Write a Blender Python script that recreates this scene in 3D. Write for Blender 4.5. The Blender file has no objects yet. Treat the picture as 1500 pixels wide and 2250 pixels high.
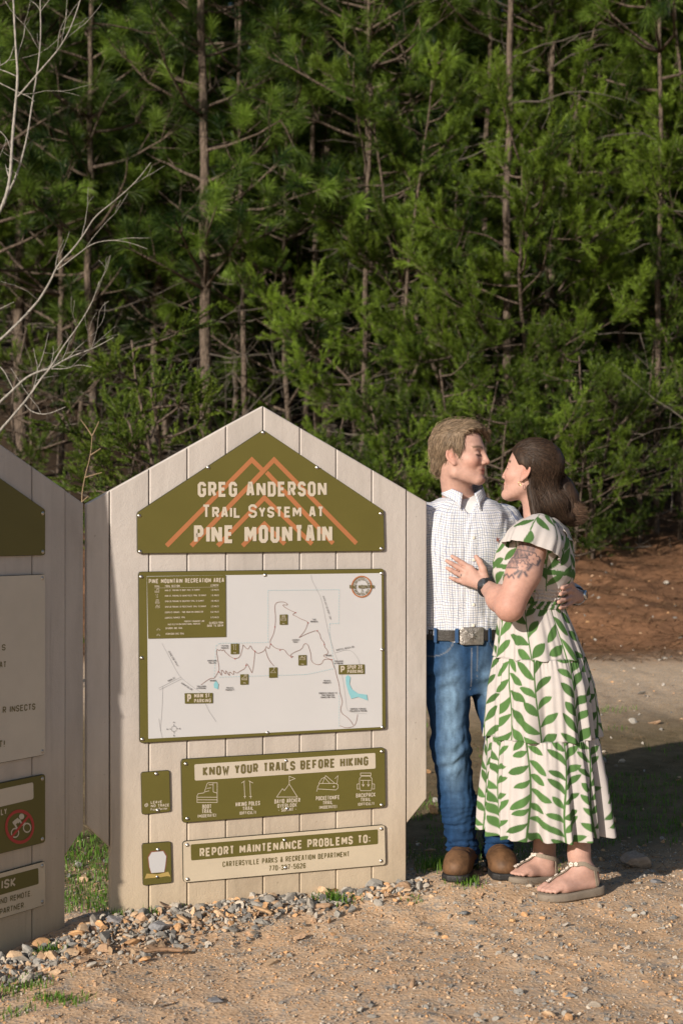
import bpy, math, random
import numpy as np
from mathutils import Vector, Matrix
R = math.radians
SC = bpy.context.scene
COL = SC.collection
rnd = random.Random(7)
# ------------------------------------------------------------------ camera
F, CX, HY, CAMZ = 3125.0, 750.0, 1150.0, 1.40      # focal length and horizon of the 1500 x 2250 frame, eye height
cam = bpy.data.cameras.new('camera'); camo = bpy.data.objects.new('camera', cam); COL.objects.link(camo)
camo.location = (0, 0, CAMZ); camo.rotation_euler = (R(90), 0, 0)
cam.sensor_fit = 'VERTICAL'; cam.sensor_height = 36; cam.sensor_width = 24; cam.lens = 50
cam.shift_y = 25 / 2250; cam.clip_start = .1; cam.clip_end = 2000
cam.dof.use_dof = True; cam.dof.focus_distance = 5.35; cam.dof.aperture_fstop = 4.0
SC.camera = camo
# ------------------------------------------------------------------ sky, sun, exposure
SUN_AZ, SUN_EL = 53.2, 21.0          # heading of the light over the ground (from +x), height of the sun
w = bpy.data.worlds.new('World'); SC.world = w; w.use_nodes = True
nt = w.node_tree; bg = nt.nodes['Background']; sky = nt.nodes.new('ShaderNodeTexSky')
sky.sky_type = 'NISHITA'; sky.sun_disc = False; sky.sun_elevation = R(SUN_EL); sky.sun_rotation = R(270 - SUN_AZ)
nt.links.new(sky.outputs[0], bg.inputs[0]); bg.inputs[1].default_value = .075
sl = bpy.data.lights.new('sun', 'SUN'); sl.energy = 5.0; sl.angle = R(.5); sl.color = (1, .90, .78)
so = bpy.data.objects.new('sun', sl); COL.objects.link(so); so.location = (-6, -8, 9)
sd = Vector((math.cos(R(SUN_AZ)) * math.cos(R(SUN_EL)), math.sin(R(SUN_AZ)) * math.cos(R(SUN_EL)), -math.sin(R(SUN_EL))))
so.rotation_euler = sd.to_track_quat('-Z', 'Y').to_euler()
SC.view_settings.view_transform = 'Standard'; SC.view_settings.look = 'None'
SC.view_settings.exposure = 0.22; SC.view_settings.gamma = 1
SC.render.engine = 'CYCLES'
SC.cycles.max_bounces = 6; SC.cycles.diffuse_bounces = 3; SC.cycles.transparent_max_bounces = 6
SC.cycles.caustics_reflective = False; SC.cycles.caustics_refractive = False

# ------------------------------------------------------------------ helpers
def at(px, py, D):
    """a survey point: photo pixel and distance -> metres"""
    return np.array([(px - CX) / F * D, D, CAMZ - (py - HY) / F * D])

def tag(o, label=None, cat=None, group=None, kind=None):
    if label: o['label'] = label
    if cat: o['category'] = cat
    if group: o['group'] = group
    if kind: o['kind'] = kind
    return o

def empty(name, loc=(0, 0, 0), rz=0):
    o = bpy.data.objects.new(name, None); COL.objects.link(o)
    o.location = loc; o.rotation_euler = (0, 0, rz); o.empty_display_size = .1
    return o

def mesh(name, V, Fc, mat, parent=None, smooth=True, colr=None, uv=None, midx=None, fac=None):
    """link ONE mesh object; V (n,3); Fc list of faces or (m,k) array; colr per-vertex rgb; fac per-vertex float; uv per-vertex"""
    me = bpy.data.meshes.new(name)
    V = np.asarray(V, dtype=np.float32).reshape(-1, 3)
    if isinstance(Fc, np.ndarray):
        m, k = Fc.shape
        me.vertices.add(len(V)); me.vertices.foreach_set('co', V.ravel())
        me.loops.add(m * k); me.loops.foreach_set('vertex_index', Fc.astype(np.int32).ravel())
        me.polygons.add(m); me.polygons.foreach_set('loop_start', np.arange(0, m * k, k, dtype=np.int32))
        me.update(calc_edges=True); me.validate()
    else:
        me.from_pydata(V.tolist(), [], [list(f) for f in Fc]); me.update()
    me.polygons.foreach_set('use_smooth', np.full(len(me.polygons), bool(smooth)))
    mats = mat if isinstance(mat, (list, tuple)) else [mat]
    for m_ in mats: me.materials.append(m_)
    if midx is not None: me.polygons.foreach_set('material_index', np.asarray(midx, np.int32))
    if colr is not None:
        c = np.ones((len(V), 4), np.float32); c[:, :3] = colr
        a = me.color_attributes.new('tint', 'FLOAT_COLOR', 'POINT'); a.data.foreach_set('color', c.ravel())
    if fac is not None:
        a = me.attributes.new('fac', 'FLOAT', 'POINT'); a.data.foreach_set('value', np.asarray(fac, np.float32))
    if uv is not None:
        a = me.attributes.new('cloth', 'FLOAT_VECTOR', 'POINT')
        q = np.zeros((len(V), 3), np.float32); q[:, :2] = uv; a.data.foreach_set('vector', q.ravel())
    o = bpy.data.objects.new(name, me); COL.objects.link(o)
    if parent: o.parent = parent
    return o

def unit(v): return v / (np.linalg.norm(v, axis=-1, keepdims=True) + 1e-12)

class Geo:
    """collects pieces of one mesh"""
    def __init__(s): s.V = []; s.F = []; s.M = []; s.n = 0; s.C = []
    def add(s, V, Fc, m=0, c=None):
        V = np.asarray(V, float).reshape(-1, 3)
        for f in Fc: s.F.append([i + s.n for i in f]); s.M.append(m)
        s.V.append(V); s.n += len(V)
        if c is not None: s.C.append(np.tile(np.asarray(c, float), (len(V), 1)))
        return s
    def build(s, name, mat, parent=None, smooth=False):
        return mesh(name, np.vstack(s.V), s.F, mat, parent, smooth, colr=np.vstack(s.C) if s.C else None, midx=s.M)

def tube(pts, rad, n=8, cap=True):
    """tapered tube along points -> V, F"""
    P = np.asarray(pts, float); r = np.broadcast_to(np.asarray(rad, float), (len(P),))
    T = np.gradient(P, axis=0); T /= np.linalg.norm(T, axis=1)[:, None] + 1e-12
    up = np.array([0, 0, 1.]) if abs(T[0][2]) < .9 else np.array([1., 0, 0])
    V = []
    a = np.linspace(0, 2 * np.pi, n, endpoint=False)
    nrm = np.cross(T[0], up); nrm /= np.linalg.norm(nrm)
    for i in range(len(P)):
        nrm = nrm - T[i] * nrm.dot(T[i]); nrm /= np.linalg.norm(nrm) + 1e-12
        b = np.cross(T[i], nrm)
        V.append(P[i] + r[i] * (np.cos(a)[:, None] * nrm + np.sin(a)[:, None] * b))
    V = np.vstack(V); Fc = []
    for i in range(len(P) - 1):
        for j in range(n):
            k = (j + 1) % n
            Fc.append((i * n + j, i * n + k, (i + 1) * n + k, (i + 1) * n + j))
    if cap: Fc += [tuple(range(n))[::-1], tuple((len(P) - 1) * n + j for j in range(n))]
    return V, Fc

def chaikin(P, it=2):
    P = np.asarray(P, float)
    for _ in range(it):
        Q = .75 * P[:-1] + .25 * P[1:]; S = .25 * P[:-1] + .75 * P[1:]
        N = np.empty((2 * len(Q), P.shape[1])); N[0::2] = Q; N[1::2] = S
        P = np.vstack([P[:1], N, P[-1:]])
    return P

def noise3(P, s=1.0, seed=0, oct=3):
    """cheap smooth noise about -1..1 from warped sines"""
    r = np.random.RandomState(seed); P = np.asarray(P, float) * s
    out = np.zeros(len(P)); amp = 1; tot = 0
    for _ in range(oct):
        a = r.normal(size=(3, 3)); b = r.normal(size=(3, 3)); ph = r.uniform(0, 6.28, 6)
        q = P + .6 * np.sin(P @ a + ph[:3])
        out += amp * np.sin(q @ b[:, 0] * 1.6 + ph[3]) * np.sin(q @ b[:, 1] * 1.6 + ph[4]); tot += amp
        amp *= .5; P = P * 2.03
    return out / tot

# ------------------------------------------------------------------ materials
def newmat(name):
    m = bpy.data.materials.new(name); m.use_nodes = True
    n = m.node_tree.nodes; return m, n, m.node_tree.links, n['Principled BSDF']

def setspec(b, v): b.inputs['Specular IOR Level'].default_value = v

def rgb(c): return (c[0], c[1], c[2], 1)

def ramp(n, stops):
    r = n.new('ShaderNodeValToRGB'); e = r.color_ramp.elements
    while len(e) < len(stops): e.new(.5)
    for i, (p, c) in enumerate(stops): e[i].position = p; e[i].color = rgb(c)
    return r

def coords(n, l, which='Object'):
    t = n.new('ShaderNodeTexCoord'); return t.outputs[which]

def noise_node(n, l, scale, detail=4, rough=.55, vec=None):
    t = n.new('ShaderNodeTexNoise'); t.inputs['Scale'].default_value = scale
    t.inputs['Detail'].default_value = detail; t.inputs['Roughness'].default_value = rough
    if vec is not None: l.new(vec, t.inputs['Vector'])
    return t

def bump_to(n, l, b, height, strength, dist=.005):
    bp = n.new('ShaderNodeBump'); bp.inputs['Strength'].default_value = strength; bp.inputs['Distance'].default_value = dist
    l.new(height, bp.inputs['Height']); l.new(bp.outputs[0], b.inputs['Normal']); return bp

def simple(name, c, rough=.6, var=.12, scale=6, bump=0, bscale=80, spec=.4, metal=0, bdist=.004):
    """base colour with soft wear noise and optional grain bump"""
    m, n, l, b = newmat(name)
    v = coords(n, l)
    t = noise_node(n, l, scale, 5, .6, v)
    c = np.array(c)
    r = ramp(n, [(.3, c * (1 - var)), (.7, np.minimum(c * (1 + var), 1))])
    l.new(t.outputs['Fac'], r.inputs[0]); l.new(r.outputs[0], b.inputs['Base Color'])
    b.inputs['Roughness'].default_value = rough; b.inputs['Metallic'].default_value = metal; setspec(b, spec)
    if bump:
        t2 = noise_node(n, l, bscale, 3, .6, v); bump_to(n, l, b, t2.outputs['Fac'], bump, bdist)
    return m

def tinted(name, rough=.7, spec=.3, bump=0, bscale=100, bdist=.003, sss=0, var=.1, vscale=40, trans=0):
    """colour from the mesh's own tint attribute, with grain"""
    m, n, l, b = newmat(name)
    a = n.new('ShaderNodeAttribute'); a.attribute_name = 'tint'
    v = coords(n, l); t = noise_node(n, l, vscale, 4, .6, v)
    mp = n.new('ShaderNodeMapRange'); mp.inputs[3].default_value = 1 - var; mp.inputs[4].default_value = 1 + var
    mp.inputs[1].default_value = .3; mp.inputs[2].default_value = .7
    l.new(t.outputs['Fac'], mp.inputs[0])
    x = n.new('ShaderNodeMix'); x.data_type = 'RGBA'; x.blend_type = 'MULTIPLY'; x.inputs[0].default_value = 1
    l.new(a.outputs['Color'], x.inputs[6]); l.new(mp.outputs[0], x.inputs[7])
    l.new(x.outputs[2], b.inputs['Base Color'])
    b.inputs['Roughness'].default_value = rough; setspec(b, spec)
    if sss:
        b.inputs['Subsurface Weight'].default_value = sss; b.inputs['Subsurface Radius'].default_value = (.012, .005, .003)
        b.inputs['Subsurface Scale'].default_value = 1
    if bump:
        t2 = noise_node(n, l, bscale, 3, .6, v); bump_to(n, l, b, t2.outputs['Fac'], bump, bdist)
    return m
# ------------------------------------------------------------------ ground
rs = np.random.RandomState(3)
def hgt(X, Y):
    """height of the ground in metres"""
    X = np.asarray(X, float); Y = np.asarray(Y, float)
    P = np.stack([X, Y, 0 * X], -1).reshape(-1, 3)
    z = .018 * noise3(P, 1.3, 5).reshape(X.shape) + .007 * noise3(P, 6, 6).reshape(X.shape)
    # loose gravel heaped along the foot of the board
    t = (X + .92) / 1.35; base = 4.93 + .33 * (X + .92)
    d = base - Y
    m = np.clip(1 - np.abs(t - .45) / .75, 0, 1)
    z += .042 * m * np.exp(-((d - .05) / .22) ** 2)
    z -= .045 * np.clip((-.75 - X) / .5, 0, 1) * np.clip((5.2 - Y) / .6, 0, 1)
    z += .040 * np.exp(-((X - .52) / .28) ** 2 - ((Y - 5.52) / .30) ** 2)
    z += .022 * np.exp(-((X - .98) / .25) ** 2 - ((Y - 5.38) / .22) ** 2)
    # bank and hillside behind
    wob = .5 * np.sin(X * .7 + 1) + .3 * np.sin(X * 1.7)
    z += .05 * np.clip(Y - 6.5, 0, 5.8)
    s = np.clip(Y - 12.3 - wob, 0, None)
    z += np.where(s < 6, .19 * s * np.clip(s / 1.2, 0, 1), .19 * 6 + .33 * (s - 6))
    z += .12 * noise3(P, .9, 9).reshape(X.shape) * np.clip(s / 2, 0, 1)
    return z

def axis(parts):
    a = [parts[0][0]]
    for (lo, hi, st) in parts: a += list(np.arange(lo + st, hi + 1e-6, st))
    return np.array(a)
gx = np.concatenate([np.arange(-140, -12, 8), np.arange(-12, -2.2, .35), np.arange(-2.2, 3.2, .03), np.arange(3.2, 14, .35), np.arange(14, 141, 8)])
gy = np.concatenate([np.arange(-60, 2.5, 3), np.arange(2.5, 3.3, .1), np.arange(3.3, 7.2, .026), np.arange(7.2, 20, .13), np.arange(20, 60, 1.2), np.arange(60, 260, 10)])
GX, GY = np.meshgrid(gx, gy, indexing='ij')
GZ = hgt(GX, GY)
near = (np.abs(GX) < 3.3) & (GY > 3.2) & (GY < 7.4)
pp = np.stack([GX, GY, 0 * GX], -1).reshape(-1, 3)
GZ = GZ + np.where(near, .004 * noise3(pp, 30, 21, 2).reshape(GX.shape), 0)
nx, ny = GX.shape
idx = np.arange(nx * ny).reshape(nx, ny)
fc = np.stack([idx[:-1, :-1], idx[1:, :-1], idx[1:, 1:], idx[:-1, 1:]], -1).reshape(-1, 4)

def ground_mat():
    m, n, l, b = newmat('ground')
    v = coords(n, l); sp = n.new('ShaderNodeSeparateXYZ'); l.new(v, sp.inputs[0])
    def mix(f, a, c):
        x = n.new('ShaderNodeMix'); x.data_type = 'RGBA'
        (l.new(f, x.inputs[0]) if not isinstance(f, float) else setattr(x.inputs[0], 'default_value', f))
        l.new(a, x.inputs[6]); l.new(c, x.inputs[7]); return x.outputs[2]
    def rng(src, a0, a1, wob=None, amt=0.):
        s = src
        if wob is not None:
            ad = n.new('ShaderNodeMath'); ad.operation = 'MULTIPLY_ADD'; l.new(wob, ad.inputs[0]); ad.inputs[1].default_value = amt; l.new(src, ad.inputs[2]); s = ad.outputs[0]
        mp = n.new('ShaderNodeMapRange'); mp.inputs[1].default_value = a0; mp.inputs[2].default_value = a1; l.new(s, mp.inputs[0]); return mp.outputs[0]
    big = noise_node(n, l, 1.6, 5, .6, v).outputs['Fac']; med = noise_node(n, l, 11, 5, .65, v).outputs['Fac']; fine = noise_node(n, l, 90, 4, .7, v).outputs['Fac']
    def two(f, a, c, lo=.35, hi=.65):
        r = ramp(n, [(lo, a), (hi, c)]); l.new(f, r.inputs[0]); return r.outputs[0]
    dirt = mix(rng(fine, .35, .65), two(med, (.42, .27, .16), (.63, .44, .285)), two(big, (.57, .39, .245), (.66, .475, .32)))
    vor = n.new('ShaderNodeTexVoronoi'); vor.inputs['Scale'].default_value = 75; l.new(v, vor.inputs['Vector'])
    grit = n.new('ShaderNodeMix'); grit.data_type = 'RGBA'
    sepc = n.new('ShaderNodeSeparateColor'); l.new(vor.outputs['Color'], sepc.inputs[0])
    gr = ramp(n, [(0, (.24, .21, .19)), (.45, (.40, .33, .26)), (.7, (.56, .38, .23)), (1, (.46, .40, .34))]); l.new(sepc.outputs[0], gr.inputs[0])
    dirt = mix(rng(med, .46, .62), dirt, gr.outputs[0])
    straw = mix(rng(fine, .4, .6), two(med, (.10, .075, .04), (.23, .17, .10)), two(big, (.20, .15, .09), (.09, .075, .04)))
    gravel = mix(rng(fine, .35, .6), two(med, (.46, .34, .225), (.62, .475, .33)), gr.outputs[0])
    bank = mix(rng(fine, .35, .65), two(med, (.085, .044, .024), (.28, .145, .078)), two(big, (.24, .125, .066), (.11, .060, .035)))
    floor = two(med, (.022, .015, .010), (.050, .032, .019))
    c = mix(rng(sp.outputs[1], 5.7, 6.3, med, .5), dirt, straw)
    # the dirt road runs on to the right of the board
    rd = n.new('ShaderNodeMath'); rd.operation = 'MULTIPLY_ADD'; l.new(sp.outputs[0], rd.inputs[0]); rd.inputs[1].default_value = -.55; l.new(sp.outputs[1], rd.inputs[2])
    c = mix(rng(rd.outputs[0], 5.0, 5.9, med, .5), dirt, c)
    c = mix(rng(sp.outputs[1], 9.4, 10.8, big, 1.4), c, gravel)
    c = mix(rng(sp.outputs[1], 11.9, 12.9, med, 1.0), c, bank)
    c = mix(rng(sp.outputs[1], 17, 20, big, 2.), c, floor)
    l.new(c, b.inputs['Base Color']); b.inputs['Roughness'].default_value = .95; setspec(b, .15)
    ad = n.new('ShaderNodeMath'); ad.operation = 'ADD'; l.new(fine, ad.inputs[0]); l.new(vor.outputs['Distance'], ad.inputs[1])
    bump_to(n, l, b, ad.outputs[0], .45, .006)
    return m
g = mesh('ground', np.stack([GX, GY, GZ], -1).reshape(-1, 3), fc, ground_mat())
tag(g, kind='structure')

# stones -----------------------------------------------------------
def ico(sub):
    t = (1 + 5 ** .5) / 2
    V = [(-1, t, 0), (1, t, 0), (-1, -t, 0), (1, -t, 0), (0, -1, t), (0, 1, t), (0, -1, -t), (0, 1, -t), (t, 0, -1), (t, 0, 1), (-t, 0, -1), (-t, 0, 1)]
    Fa = [(0, 11, 5), (0, 5, 1), (0, 1, 7), (0, 7, 10), (0, 10, 11), (1, 5, 9), (5, 11, 4), (11, 10, 2), (10, 7, 6), (7, 1, 8), (3, 9, 4), (3, 4, 2), (3, 2, 6), (3, 6, 8), (3, 8, 9), (4, 9, 5), (2, 4, 11), (6, 2, 10), (8, 6, 7), (9, 8, 1)]
    V = [np.array(p) / np.linalg.norm(p) for p in V]
    for _ in range(sub):
        c = {}; N = []
        def mid(a, b):
            k = (min(a, b), max(a, b))
            if k not in c: p = V[a] + V[b]; c[k] = len(V); V.append(p / np.linalg.norm(p))
            return c[k]
        for a, b, d in Fa: x, y, z = mid(a, b), mid(b, d), mid(d, a); N += [(a, x, z), (b, y, x), (d, z, y), (x, y, z)]
        Fa = N
    return np.array(V), np.array(Fa)

def stone_proto(sub, seed):
    r = np.random.RandomState(seed); V, Fa = ico(sub)
    V = V.copy()
    for _ in range(7):                                   # cleave by random planes: angular crushed stone
        n_ = r.normal(size=3); n_ /= np.linalg.norm(n_); h = r.uniform(.22, .60)
        d = V @ n_ - h; V -= np.where(d > 0, d, 0)[:, None] * n_
    V *= 1.35 * r.uniform(.6, 1.3, 3) * np.array([1, 1, .72])
    return V, Fa
ST1 = [stone_proto(1, 40 + i) for i in range(14)]; ST0 = [stone_proto(0, 80 + i) for i in range(8)]; ST2 = [stone_proto(3, 120 + i) for i in range(8)]

def rotm(r, n):
    q = r.normal(size=(n, 4)); q /= np.linalg.norm(q, axis=1)[:, None]; w_, x, y, z = q.T
    return np.stack([1 - 2 * (y * y + z * z), 2 * (x * y - z * w_), 2 * (x * z + y * w_), 2 * (x * y + z * w_), 1 - 2 * (x * x + z * z), 2 * (y * z - x * w_), 2 * (x * z - y * w_), 2 * (y * z + x * w_), 1 - 2 * (x * x + y * y)], -1).reshape(n, 3, 3)

PAL = np.array([(.16, .158, .155), (.22, .215, .205), (.28, .265, .245), (.115, .113, .112), (.34, .305, .265), (.40, .29, .195), (.44, .265, .14), (.31, .21, .14), (.20, .195, .188)]) * np.array([1.03, 1.0, .95])
def stones(pos, size, protos, r, warm=None):
    """many stones merged: V, F, colours"""
    Vs, Fs, Cs = [], [], []; off = 0
    kind = r.randint(0, len(protos), len(pos))
    for k, (pv, pf) in enumerate(protos):
        s = np.where(kind == k)[0]
        if not len(s): continue
        yaw = r.uniform(0, 6.28, len(s)); tilt = rotm(r, len(s))
        V = np.einsum('nij,vj->nvi', tilt, pv) * size[s][:, None, None] * np.array([1, 1, .8])
        V = V + pos[s][:, None, :]
        p = np.array([.13, .16, .13, .09, .12, .12, .07, .09, .09]) if warm is None else warm
        c = PAL[r.choice(len(PAL), len(s), p=p)] * r.uniform(.9, 1.45, (len(s), 1))
        Vs.append(V.reshape(-1, 3)); Cs.append(np.repeat(c, len(pv), 0))
        Fs.append((pf[None] + (np.arange(len(s)) * len(pv))[:, None, None] + off).reshape(-1, 3)); off += len(s) * len(pv)
    return np.vstack(Vs), np.vstack(Fs), np.vstack(Cs)
M_STONE = tinted('crushed_stone', .85, .25, .5, 220, .002, 0, .22, 90)

def footprint_free(x, y):                                # keep stones out of the boards
    c, s = math.cos(R(19.3)), math.sin(R(19.3)); dx, dy = x + .893, y - 4.98
    u, d = dx * c + dy * s, -dx * s + dy * c
    return ~((u > .07) & (u < 1.24) & (d > -.015) & (d < .06))
def berm(n, r):                                          # positions heaped along the foot of the boards
    t = r.uniform(-.34, 1.28, n); off = np.abs(r.normal(0, 1, n)) * (.165 - .06 * np.clip(t, 0, 1)) + .015
    wide = np.interp(t, [-.34, 0, .5, 1, 1.28], [.9, 1.2, 1.15, .75, .5])
    x = -.893 + t * math.cos(R(19.3)); y = 4.98 + t * math.sin(R(19.3)) - off * wide
    y = np.where(t < 0.06, y - .05 + (t - .06) * .9, y)
    return x, y
PAVE = []
r = np.random.RandomState(11)
x, y = berm(4800, r); k = footprint_free(x, y); x, y = x[k], y[k]
sz = np.clip(r.lognormal(-4.95, .52, len(x)), .0035, .026)
PAVE.append(stones(np.stack([x, y, hgt(x, y) + sz * .15 + r.uniform(-.002, .008, len(x))], -1), sz, ST1, r, np.array([.11, .14, .14, .06, .14, .15, .09, .10, .07])))
n_ = 5200; x = r.uniform(-1.5, 1.75, n_); y = 3.7 + 2.6 * r.uniform(0, 1, n_) ** 1.1
k = footprint_free(x, y) & (r.uniform(0, 1, n_) < .35 + .65 * (noise3(np.stack([x, y, 0 * x], -1), 2.6, 31) > -.1)); x, y = x[k], y[k]
sz = np.clip(r.lognormal(-5.2, .45, len(x)), .0025, .018)
PAVE.append(stones(np.stack([x, y, hgt(x, y) + sz * .05], -1), sz, ST1, r, np.array([.08, .12, .15, .05, .17, .16, .10, .11, .06])))
n_ = 30000; x = r.uniform(-1.4, 1.6, n_); y = r.uniform(3.75, 6.1, n_); k = footprint_free(x, y); x, y = x[k], y[k]
sz = np.clip(r.lognormal(-5.75, .35, len(x)), .0018, .007)
PAVE.append(stones(np.stack([x, y, hgt(x, y) + sz * .3], -1), sz, ST0, r, np.array([.05, .08, .12, .03, .18, .22, .16, .13, .03])))
n_ = 650; x = r.uniform(.3, 4.5, n_); y = r.uniform(6.3, 15.5, n_)
sz = np.clip(r.lognormal(-4.5, .5, len(x)), .005, .05)
PAVE.append(stones(np.stack([x, y, hgt(x, y) + sz * .2], -1), sz, ST1, r, np.array([.08, .15, .17, .05, .10, .16, .09, .16, .04])))
off = 0; VV, FF, CC = [], [], []
for V, Fa, C in PAVE: VV.append(V); FF.append(Fa + off); CC.append(C); off += len(V)
tag(mesh('gravel', np.vstack(VV), np.vstack(FF), M_STONE, smooth=False, colr=np.vstack(CC)), 'loose grey and tan gravel strewn over the dirt and heaped under the boards', 'gravel', kind='stuff')

def rock(name, px, py, D, size, col, label, seed, flat=.75, rz=0, group=None, sink=.25, cat='stone'):
    pv, pf = ST2[seed % len(ST2)]
    r = np.random.RandomState(seed); V = pv * np.array(size) ; V[:, 2] *= flat
    V += (noise3(pv, 2.2, seed)[:, None] * .05 + noise3(pv, 7, seed + 1)[:, None] * .015) * pv * max(size)
    c, s = math.cos(rz), math.sin(rz); V = V @ np.array([[c, s, 0], [-s, c, 0], [0, 0, 1]])
    p = at(px, py, D); z0 = float(hgt(p[0], p[1]))
    col = np.array(col) * (1 + .18 * noise3(pv, 3, seed + 3)[:, None])
    o = mesh(name, V, pf, M_STONE, colr=np.clip(col, 0, 1), smooth=False)
    o.location = (p[0], p[1], z0 + size[2] * flat * (1 - sink) * .8); tag(o, label, cat, group); return o
rock('boulder', 1388, 1905, 5.84, (.075, .06, .055), (.34, .27, .215), 'large rounded tan rock half buried beside the sandals, lit on its left', 3, .9)
rock('stone', 848, 1977, 5.33, (.027, .024, .026), (.50, .32, .20), 'orange tan stone with a flat face by the right foot of the map board', 5)
rock('stone', 1063, 1945, 5.52, (.018, .018, .018), (.47, .30, .18), 'small round orange stone between the brown boots', 6)
rock('stone', 997, 1968, 5.40, (.018, .016, .015), (.52, .32, .18), 'small orange stone beside the grass tuft before the left boot', 8)
rock('stone', 1122, 2040, 4.98, (.020, .017, .016), (.55, .34, .17), 'bright orange chipped stone on the dirt below the far sandal', 9)
rock('stone', 342, 2232, 4.11, (.017, .016, .026), (.42, .33, .25), 'upright block of tan stone at the bottom edge of the dirt', 10, 1, sink=.1)
rock('stone', 470, 2208, 4.18, (.030, .02, .012), (.19, .19, .20), 'flat grey slate stone lying alone low on the dirt', 11)
rock('stone', 367, 2058, 4.86, (.045, .032, .026), (.24, .24, .25), 'broad grey stone at the middle of the gravel heap', 12, rz=.5)
rock('stone', 243, 2050, 4.90, (.048, .035, .026), (.25, .24, .245), 'largest grey slab stone beside the lower left corner of the map board', 13, rz=.2)
rock('stone', 427, 2046, 4.92, (.026, .024, .024), (.50, .34, .21), 'pale orange stone standing in the grey gravel heap', 14)
rock('stone', 288, 2083, 4.72, (.026, .022, .018), (.45, .26, .13), 'rusty orange stone in the gravel left of the bark strip', 15)
rock('stone', 17, 2130, 4.50, (.017, .014, .016), (.52, .33, .20), 'small cubic orange stone at the foot of the shaded board', 16)
rock('stone', 1015, 2020, 5.05, (.024, .018, .016), (.17, .175, .18), 'dark grey angular stone on the dirt under the boots', 17)
rock('stone', 1240, 2050, 4.90, (.022, .02, .02), (.36, .32, .28), 'pale grey pebble casting a long shadow below the near sandal', 18)
rock('stone', 1248, 2200, 4.2, (.022, .016, .012), (.20, .21, .22), 'grey flat pebble low on the right of the dirt', 19)
rock('stone', 1446, 1958, 5.50, (.022, .018, .016), (.18, .18, .19), 'dark grey stone at the right end of the dirt', 20)
rock('stone', 1495, 1940, 5.62, (.03, .025, .022), (.50, .34, .22), 'orange stone at the right edge of the photo', 22)
M_WOOD = simple('bare_wood', (.42, .27, .15), .8, .3, 40, .6, 120)
def chip(px, py, D, ln, wd, rz, label, tilt=0, mat=None):
    p = at(px, py, D); z0 = float(hgt(p[0], p[1]))
    r = np.random.RandomState(int(px)); n = 9
    t = np.linspace(-.5, .5, n); P = np.stack([t * ln, .06 * ln * np.sin(t * 5 + px), .02 * ln * np.cos(t * 6)], -1)
    V, Fa = tube(P, wd * (1 - 1.1 * np.abs(t) ** 2.2 * 1.6) * r.uniform(.85, 1.15, n), 7); V[:, 2] *= .55
    o = mesh('wood_chip', V, Fa, mat or M_WOOD, smooth=False); o.location = (p[0], p[1], z0 + .022); o.rotation_euler = (0, tilt, rz)
    tag(o, label, 'wood chip')
chip(578, 2030, 4.98, .075, .011, -.6, 'pale split wood chip lying on the gravel heap under the map board', .2)
chip(402, 2048, 4.90, .06, .010, -.9, 'short tan wood chip leaning on the orange stone in the gravel', .25)
chip(360, 2100, 4.62, .125, .013, .12, 'long brown bark strip lying flat below the gravel heap', 0, simple('bark_strip', (.26, .16, .095), .9, .3, 30, .7, 120))
chip(363, 2010, 5.05, .07, .004, -.7, 'thin dark twig sticking out of gravel at the board foot', .3, simple('dark_twig', (.12, .075, .05), .9, .3, 40))
chip(945, 1822, 6.0, .045, .009, .4, 'small pale wood scrap in the shade behind the map board', 0)

# grass -------------------------------------------------------------
def blades(cx, cy, n, spread, ln, r, lean=.5, wd=.0035):
    x = cx + r.normal(0, spread, n); y = cy + r.normal(0, spread * .8, n); z = hgt(x, y)
    L = ln * r.uniform(.45, 1.15, n); a = r.uniform(0, 6.28, n); le = lean * r.uniform(.2, 1.2, n)
    B = np.stack([x, y, z - .003], -1); dr = np.stack([np.cos(a), np.sin(a), 0 * a], -1); sd_ = np.stack([-np.sin(a), np.cos(a), 0 * a], -1) * wd * .5
    M = B + dr * (L * le * .35)[:, None] + np.array([0, 0, 1.]) * (L * .62)[:, None]; T = B + dr * (L * le)[:, None] + np.array([0, 0, 1.]) * (L * (1 - .35 * le))[:, None]
    V = np.stack([B - sd_, B + sd_, M - sd_ * .8, M + sd_ * .8, T], 1).reshape(-1, 3)
    o = (np.arange(n) * 5)[:, None]
    Fq = np.vstack([np.hstack([o + 0, o + 1, o + 3]), np.hstack([o + 0, o + 3, o + 2]), np.hstack([o + 2, o + 3, o + 4])])
    f = np.repeat(np.clip(r.normal(.5, .22, n), 0, 1), 5)
    return V, Fq, f
def leafmat(name, a, c, trans=.3, rough=.55):
    m, n, l, b = newmat(name)
    at_ = n.new('ShaderNodeAttribute'); at_.attribute_name = 'fac'
    rp = ramp(n, [(0, a), (1, c)]); l.new(at_.outputs['Fac'], rp.inputs[0])
    oi = n.new('ShaderNodeObjectInfo'); hs = n.new('ShaderNodeHueSaturation')
    mp = n.new('ShaderNodeMapRange'); mp.inputs[3].default_value = .70; mp.inputs[4].default_value = 1.2; l.new(oi.outputs['Random'], mp.inputs[0])
    l.new(mp.outputs[0], hs.inputs['Value']); l.new(rp.outputs[0], hs.inputs['Color'])
    l.new(hs.outputs[0], b.inputs['Base Color']); b.inputs['Roughness'].default_value = rough; setspec(b, .3)
    tr = n.new('ShaderNodeBsdfTranslucent'); l.new(hs.outputs[0], tr.inputs[0])
    mx = n.new('ShaderNodeMixShader'); mx.inputs[0].default_value = trans
    l.new(b.outputs[0], mx.inputs[1]); l.new(tr.outputs[0], mx.inputs[2]); l.new(mx.outputs[0], n['Material Output'].inputs[0])
    return m
M_GRASS = leafmat('grass_blade', (.05, .13, .015), (.16, .30, .035), .35)
r = np.random.RandomState(19); GP = []
def tuft(px, py, D, n, spread, ln): p = at(px, py, D); GP.append(blades(p[0], p[1], n, spread, ln, r))
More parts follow.
